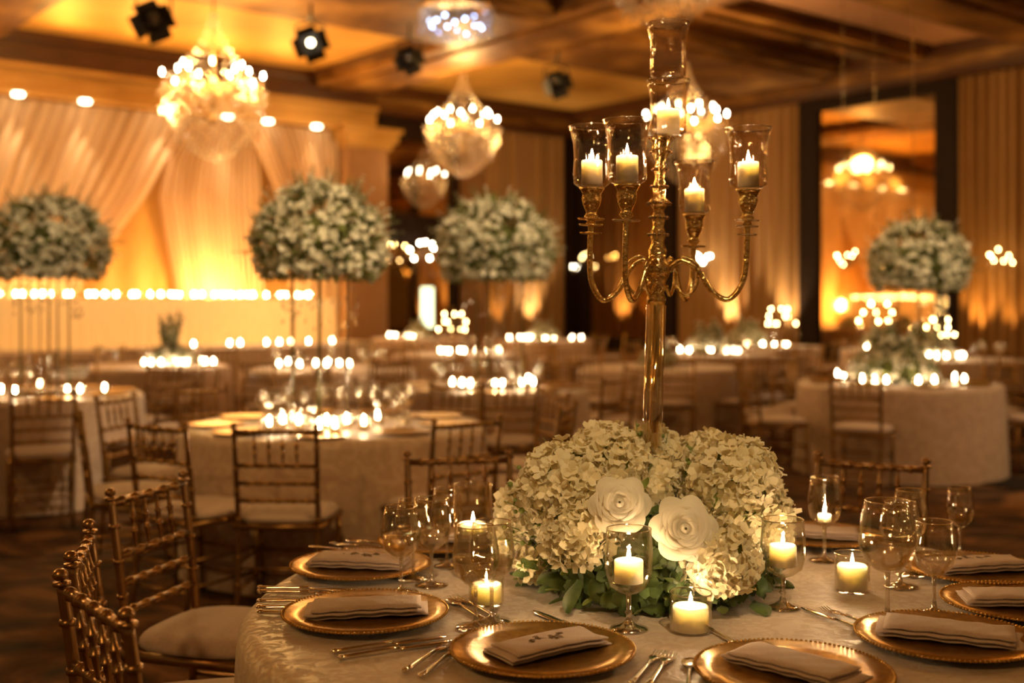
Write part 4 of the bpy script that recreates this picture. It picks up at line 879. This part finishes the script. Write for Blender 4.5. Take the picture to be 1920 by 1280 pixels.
# ---------------------------------------------------------------- chandeliers and hanging fittings
def chandelier_proto(seed, R=.62, n=14, cry='crystal', bulbm='bulb', rod=2.2, depth=.85):
    rnd = random.Random(seed); out = []; rd = MB(); rd.tube([(0, 0, -.5), (0, 0, rod)], .012, 6); rd.ball((0, 0, .02), .06, 8, 6); rd.ball((0, 0, -.45), .05, 8, 6)
    out.append(('rod', rd.mesh('rod', 'gold_far'), None, None, []))
    am = MB(); am.tube(bez([(0, 0, 0), (R*.35, 0, -.16), (R*.8, 0, -.14), (R, 0, 0)], 5), .008, 5); am.lathe([(0, 0), (.03, .005), (.035, .012), (0, .01)], 8, c=(R, 0, 0)); am.lathe([(.009, .012), (.009, .07), (0, .07)], 6, c=(R, 0, 0)); AM = am.mesh('arm', 'gold_far')
    bb = MB(); bb.lathe([(.002, .07), (.011, .08), (.013, .10), (.009, .12), (.002, .14)], 7, c=(R, 0, 0)); BB = bb.mesh('bulb', bulbm)
    out.append(('arms', AM, None, 'ring', [])); out.append(('bulbs', BB, None, 'ring', []))
    cr = MB()
    for k in range(34):
        t = 2*pi*k/34
        for q in range(18): s = q/17; r = R*1.04*sqrt(max(.02, 1-s**1.7)); cr.octa((r*cos(t)+rnd.uniform(-.06, .06), r*sin(t)+rnd.uniform(-.06, .06), -.06-depth*s+rnd.uniform(-.02, .02)), .014, .024)
    for k in range(14):
        t = 2*pi*k/14
        for q in range(8): s = q/7; r = R*(.70*(1-s)**1.6+.08); cr.octa((r*cos(t), r*sin(t), .10+.75*s), .012, .022)
    for k in range(320): t = rnd.uniform(0, 6.28); r = R*sqrt(rnd.uniform(0, 1)); cr.octa((r*cos(t), r*sin(t), rnd.uniform(-.5, .12)), .013, .022)
    out.append(('crystals', cr.mesh('crystals', cry), None, 'stuff', [])); return out, n
def chandelier(pr, n, px, py, y, s, label, rot=0):
    p = P(px, py, y); r = link('chandelier', None, None, p, rot, label, 'chandelier', scale=s)
    for (nm, me, off, kind, _) in pr:
        if kind == 'ring':
            for k in range(n): link(nm[:-1], me, r, (0, 0, .10*(k % 2)), (0, 0, 2*pi*k/n), scale=(1 if k % 2 == 0 else .72, 1 if k % 2 == 0 else .72, 1))
        else: link(nm, me, r, kind=kind)
CP, cn = chandelier_proto(1); CP2, _ = chandelier_proto(2, cry='crystal', rod=1.0)
chandelier(CP, cn, 400, 158, 15.5, 1.08, 'large crystal chandelier hanging over the stage side, leftmost in view')
chandelier(CP2, cn, 868, 232, 21.4, 1.05, 'crystal chandelier with long drops hanging left of the candelabra', .2)
chandelier(CP, 18, 1285, 228, 17.5, 1.0, 'crystal chandelier partly hidden behind the candelabra top', .5)
chandelier(CP2, 10, 795, 332, 24.2, .70, 'small crystal chandelier standing in for a reflection in the dark-banded mirror', .1)  # a reflection in the mirror, built as a hanging fitting
for k, (x, y, e) in enumerate(OFF):
    r = link('chandelier', None, None, (x, y, 4.66), k, ('crystal chandelier hanging to the left, outside the picture', 'crystal chandelier added unseen to the right, for ambient light', 'crystal chandelier added unseen behind the camera, for ambient light', 'crystal chandelier whose lowest drops show above the candelabra')[k], 'chandelier')
    for (nm, me, off, kind, _) in CP2:
        if kind == 'ring':
            for q in range(12): link(nm[:-1], me, r, (0, 0, 0), (0, 0, 2*pi*q/12))
        else: link(nm, me, r, kind=kind)
# round crystal ceiling light with cool lamps
cr = MB(); bu = MB(); fr = MB(); rnd = random.Random(9)
for ring, (r, z) in enumerate(((.50, .06), (.47, .14), (.50, .22), (.35, .0), (.2, -.05), (.5, .30))):
    m_ = int(46*r/.5)
    for k in range(m_): t = 2*pi*k/m_+ring*.3; cr.octa((r*cos(t), r*sin(t), z+rnd.uniform(-.04, .04)), .026, .040)
for k in range(16): t = 2*pi*k/16; bu.ball((.36*cos(t), .36*sin(t), .10+.05*(k % 3)), .020, 6, 4)
fr.lathe([(.52, .34), (.54, .34), (.54, .38), (0, .38)], 24); fr.tube([(0, 0, .36), (0, 0, 1.1)], .02, 6)
p = P(855, 66, 16.1)
r = link('ceiling_light', None, None, p, 0, 'round crystal ceiling light with cool bluish lamps above the room centre', 'light'); cr.obj('crystals', 'crystal_cool', r, kind='stuff'); bu.obj('lamps', 'bulb_cool', r); fr.obj('frame', 'gold_far', r)
# black stage spotlights
def spot(px, py, y, s, lens, label, tilt):
    p = P(px, py, y); r = link('spotlight', None, None, p, (tilt, 0, .2), label, 'light', scale=s); b = MB()
    b.lathe([(0, -.16), (.09, -.16), (.13, -.05), (.15, .12), (.17, .14), (.17, .17), (.15, .17), (.15, .10), (0, .10)], 20, mtx=Matrix.Rotation(pi/2, 4, 'X')); b.obj('housing', 'black', r)
    y_ = MB(); y_.tube([(-.18, 0, 0), (-.19, 0, .2), (0, 0, .26), (.19, 0, .2), (.18, 0, 0)], .014, 5); y_.tube([(0, 0, .26), (0, 0, .5)], .02, 6); y_.obj('yoke', 'black', r)
    l = MB(); l.lathe([(0, .11), (.045 if lens else .12, .11), (.045 if lens else .12, .10), (0, .10)], 16, mtx=Matrix.Rotation(pi/2, 4, 'X')); l.obj('lens', 'spotlens' if lens else 'far_glass', r)
    for k in range(4):
        d = MB(); d.box((0, 0, 0), (.26, .006, .12), Matrix.Rotation(.5, 4, 'X')); o = d.obj('barn_door', 'black', r, loc=(.175*cos(k*pi/2+.4), -.22, .175*sin(k*pi/2+.4)), rot=(0, -k*pi/2+pi/2-.4, 0))
spot(290, 30, 12.8, 1.0, False, 'black theatre spotlight turned away at the upper left', .5)
spot(582, 78, 13.5, .88, True, 'black theatre spotlight with a lit lens hanging near the ceiling', .35)
spot(765, 105, 17.0, .95, False, 'dark theatre spotlight against the golden ceiling panel', .5)
spot(1040, 150, 17.5, .95, False, 'dark spotlight left of the candelabra top among the beams', .5)
# wall sconces
def sconce(p, rotz, label, s=1, m='bulb_warm'):
    rnd = random.Random(int(p.x*100)); fr = MB(); fr.lathe([(0, -.02), (.07, -.02), (.07, .0), (0, .02)], 12, mtx=Matrix.Rotation(pi/2, 4, 'X')); bu = MB(); cr = MB()
    for k in range(7):
        a = -1.2+.4*k; e = V((.22*sin(a), -.16-.05*cos(a*2), .04+rnd.uniform(-.12, .14))); fr.tube([(0, 0, 0), e*.6+V((0, 0, -.09)), e], .008, 5); bu.lathe([(.001, .0), (.013, .010), (.011, .028), (.001, .042)], 7, c=e)
        for q in range(6): cr.octa(e+V((rnd.uniform(-.04, .04), rnd.uniform(-.04, .04), -.06-rnd.uniform(0, .30)*(1-abs(k-3)/4))), .014, .024)
    r = link('wall_sconce', None, None, p, rotz, label, 'light', scale=s); fr.obj('bracket', 'gold_far', r); bu.obj('bulbs', m, r); cr.obj('crystal_drops', 'crystal', r, kind='stuff')
rr_ = math.atan2(AX.y, AX.x)-pi/2+0; 
def rp(px, py, u=.30): return WR(u, vR(px), zR(px, py))
aR = math.atan2(-AX.x, AX.y)+pi
sconce(rp(1342, 492), math.atan2(AX.y, AX.x)-pi/2, 'sconce with bright bulbs on the far wall right of candelabra', 1.1, 'bulb')
sconce(rp(1900, 488), math.atan2(AX.y, AX.x)-pi/2, 'sconce with amber bulbs on the curtain near the right edge', 1.0)
sconce(rp(1622, 492, .5), math.atan2(AX.y, AX.x)-pi/2, 'sconce with amber bulbs at the large mirror, left of the flowers', 1.0)
sconce(rp(1098, 505), math.atan2(AX.y, AX.x)-pi/2, 'sconce on the dark mirror frame right of the corner', .5, 'bulb')
sconce(rp(1126, 485, .4), math.atan2(AX.y, AX.x)-pi/2, 'sconce standing in for lights reflected in the mirror behind the candelabra arms', .7)  # gold lights reflected in the mirror, built as a fitting
sconce(RW(uL(765), .35, zL(765, 480)), math.atan2(BX.y, BX.x)+pi/2, 'crystal sconce with cool and warm bulbs beside the dark mirror bands', 1.5, 'bulb')
# illuminated pedestal below it
p = RW(uL(752), 1.0, 0); b = MB(); zt, zb = zL(752, 530), zL(752, 598)
b.lathe([(0, .9), (.13, .9), (.13, 1.75), (0, 1.75)], 20); r = link('glowing_pedestal', None, None, p, 0, 'tall glowing glass column beneath the crystal sconce by the corner', 'lamp'); b.obj('glass_tube', emis('pedestal_glow', (.95, 1, .55), 2.2), r)
b = MB(); b.lathe([(0, 0), (.2, 0), (.2, .06), (.14, .12), (.14, .9), (0, .9)], 20); b.obj('pedestal', 'frame', r)
# thin strands built for a chandelier's reflection in the large mirror
for i, (px, top, bot) in enumerate(((1580, 130, 440), (1640, 120, 600), (1712, 170, 430))):
    y = 11.5; a, c = P(px, top, y), P(px, bot, y); a.z = 6.0; b = MB(); b.tube([a-c, (0, 0, 0)], .0035, 4); cr = MB()
    for k in range(int(a.z-c.z) * 9): cr.octa((0, 0, (a.z-c.z)*k/(int(a.z-c.z)*9)), .012, .02)
    r = link('crystal_strand', None, None, c, 0, 'thin crystal strand standing in for a reflection in the large mirror, %s from the left' % ORD[i], 'decoration', 'crystal strands standing in for a reflection in the large mirror'); b.obj('wire', 'gold_far', r); cr.obj('crystals', 'crystal', r, kind='stuff')

lamp('SPOT', (6.3, 7.2, 5.3), 260, PALE, .05, (3.7, 9.3, .45), 26, .7)  # added side spot, raking the right-hand tablecloth so its folds show
# pin spots from the ceiling fittings on the flowers
def pin(t, frm, e, ang=14, c=PALE): lamp('SPOT', frm, e, c, .05, t, ang, .6)
pin(P(610, 450, 6.5), (1.4, 2.8, 5.2), 950, 16); pin(P(92, 460, 8.5), (-1, 4.4, 5.4), 560, 14); pin(P(935, 460, 9.25), (1.6, 5.2, 5.4), 1000, 14); pin(P(1722, 490, 9.9), (3.9, 5.6, 5.4), 800, 13)
pin(P(1225, 930, 2.75), (.9, -.6, 4.6), 300, 15); pin((-1.0, 6.28, .7), (-.6, 2.8, 5.2), 160, 34, WARM)
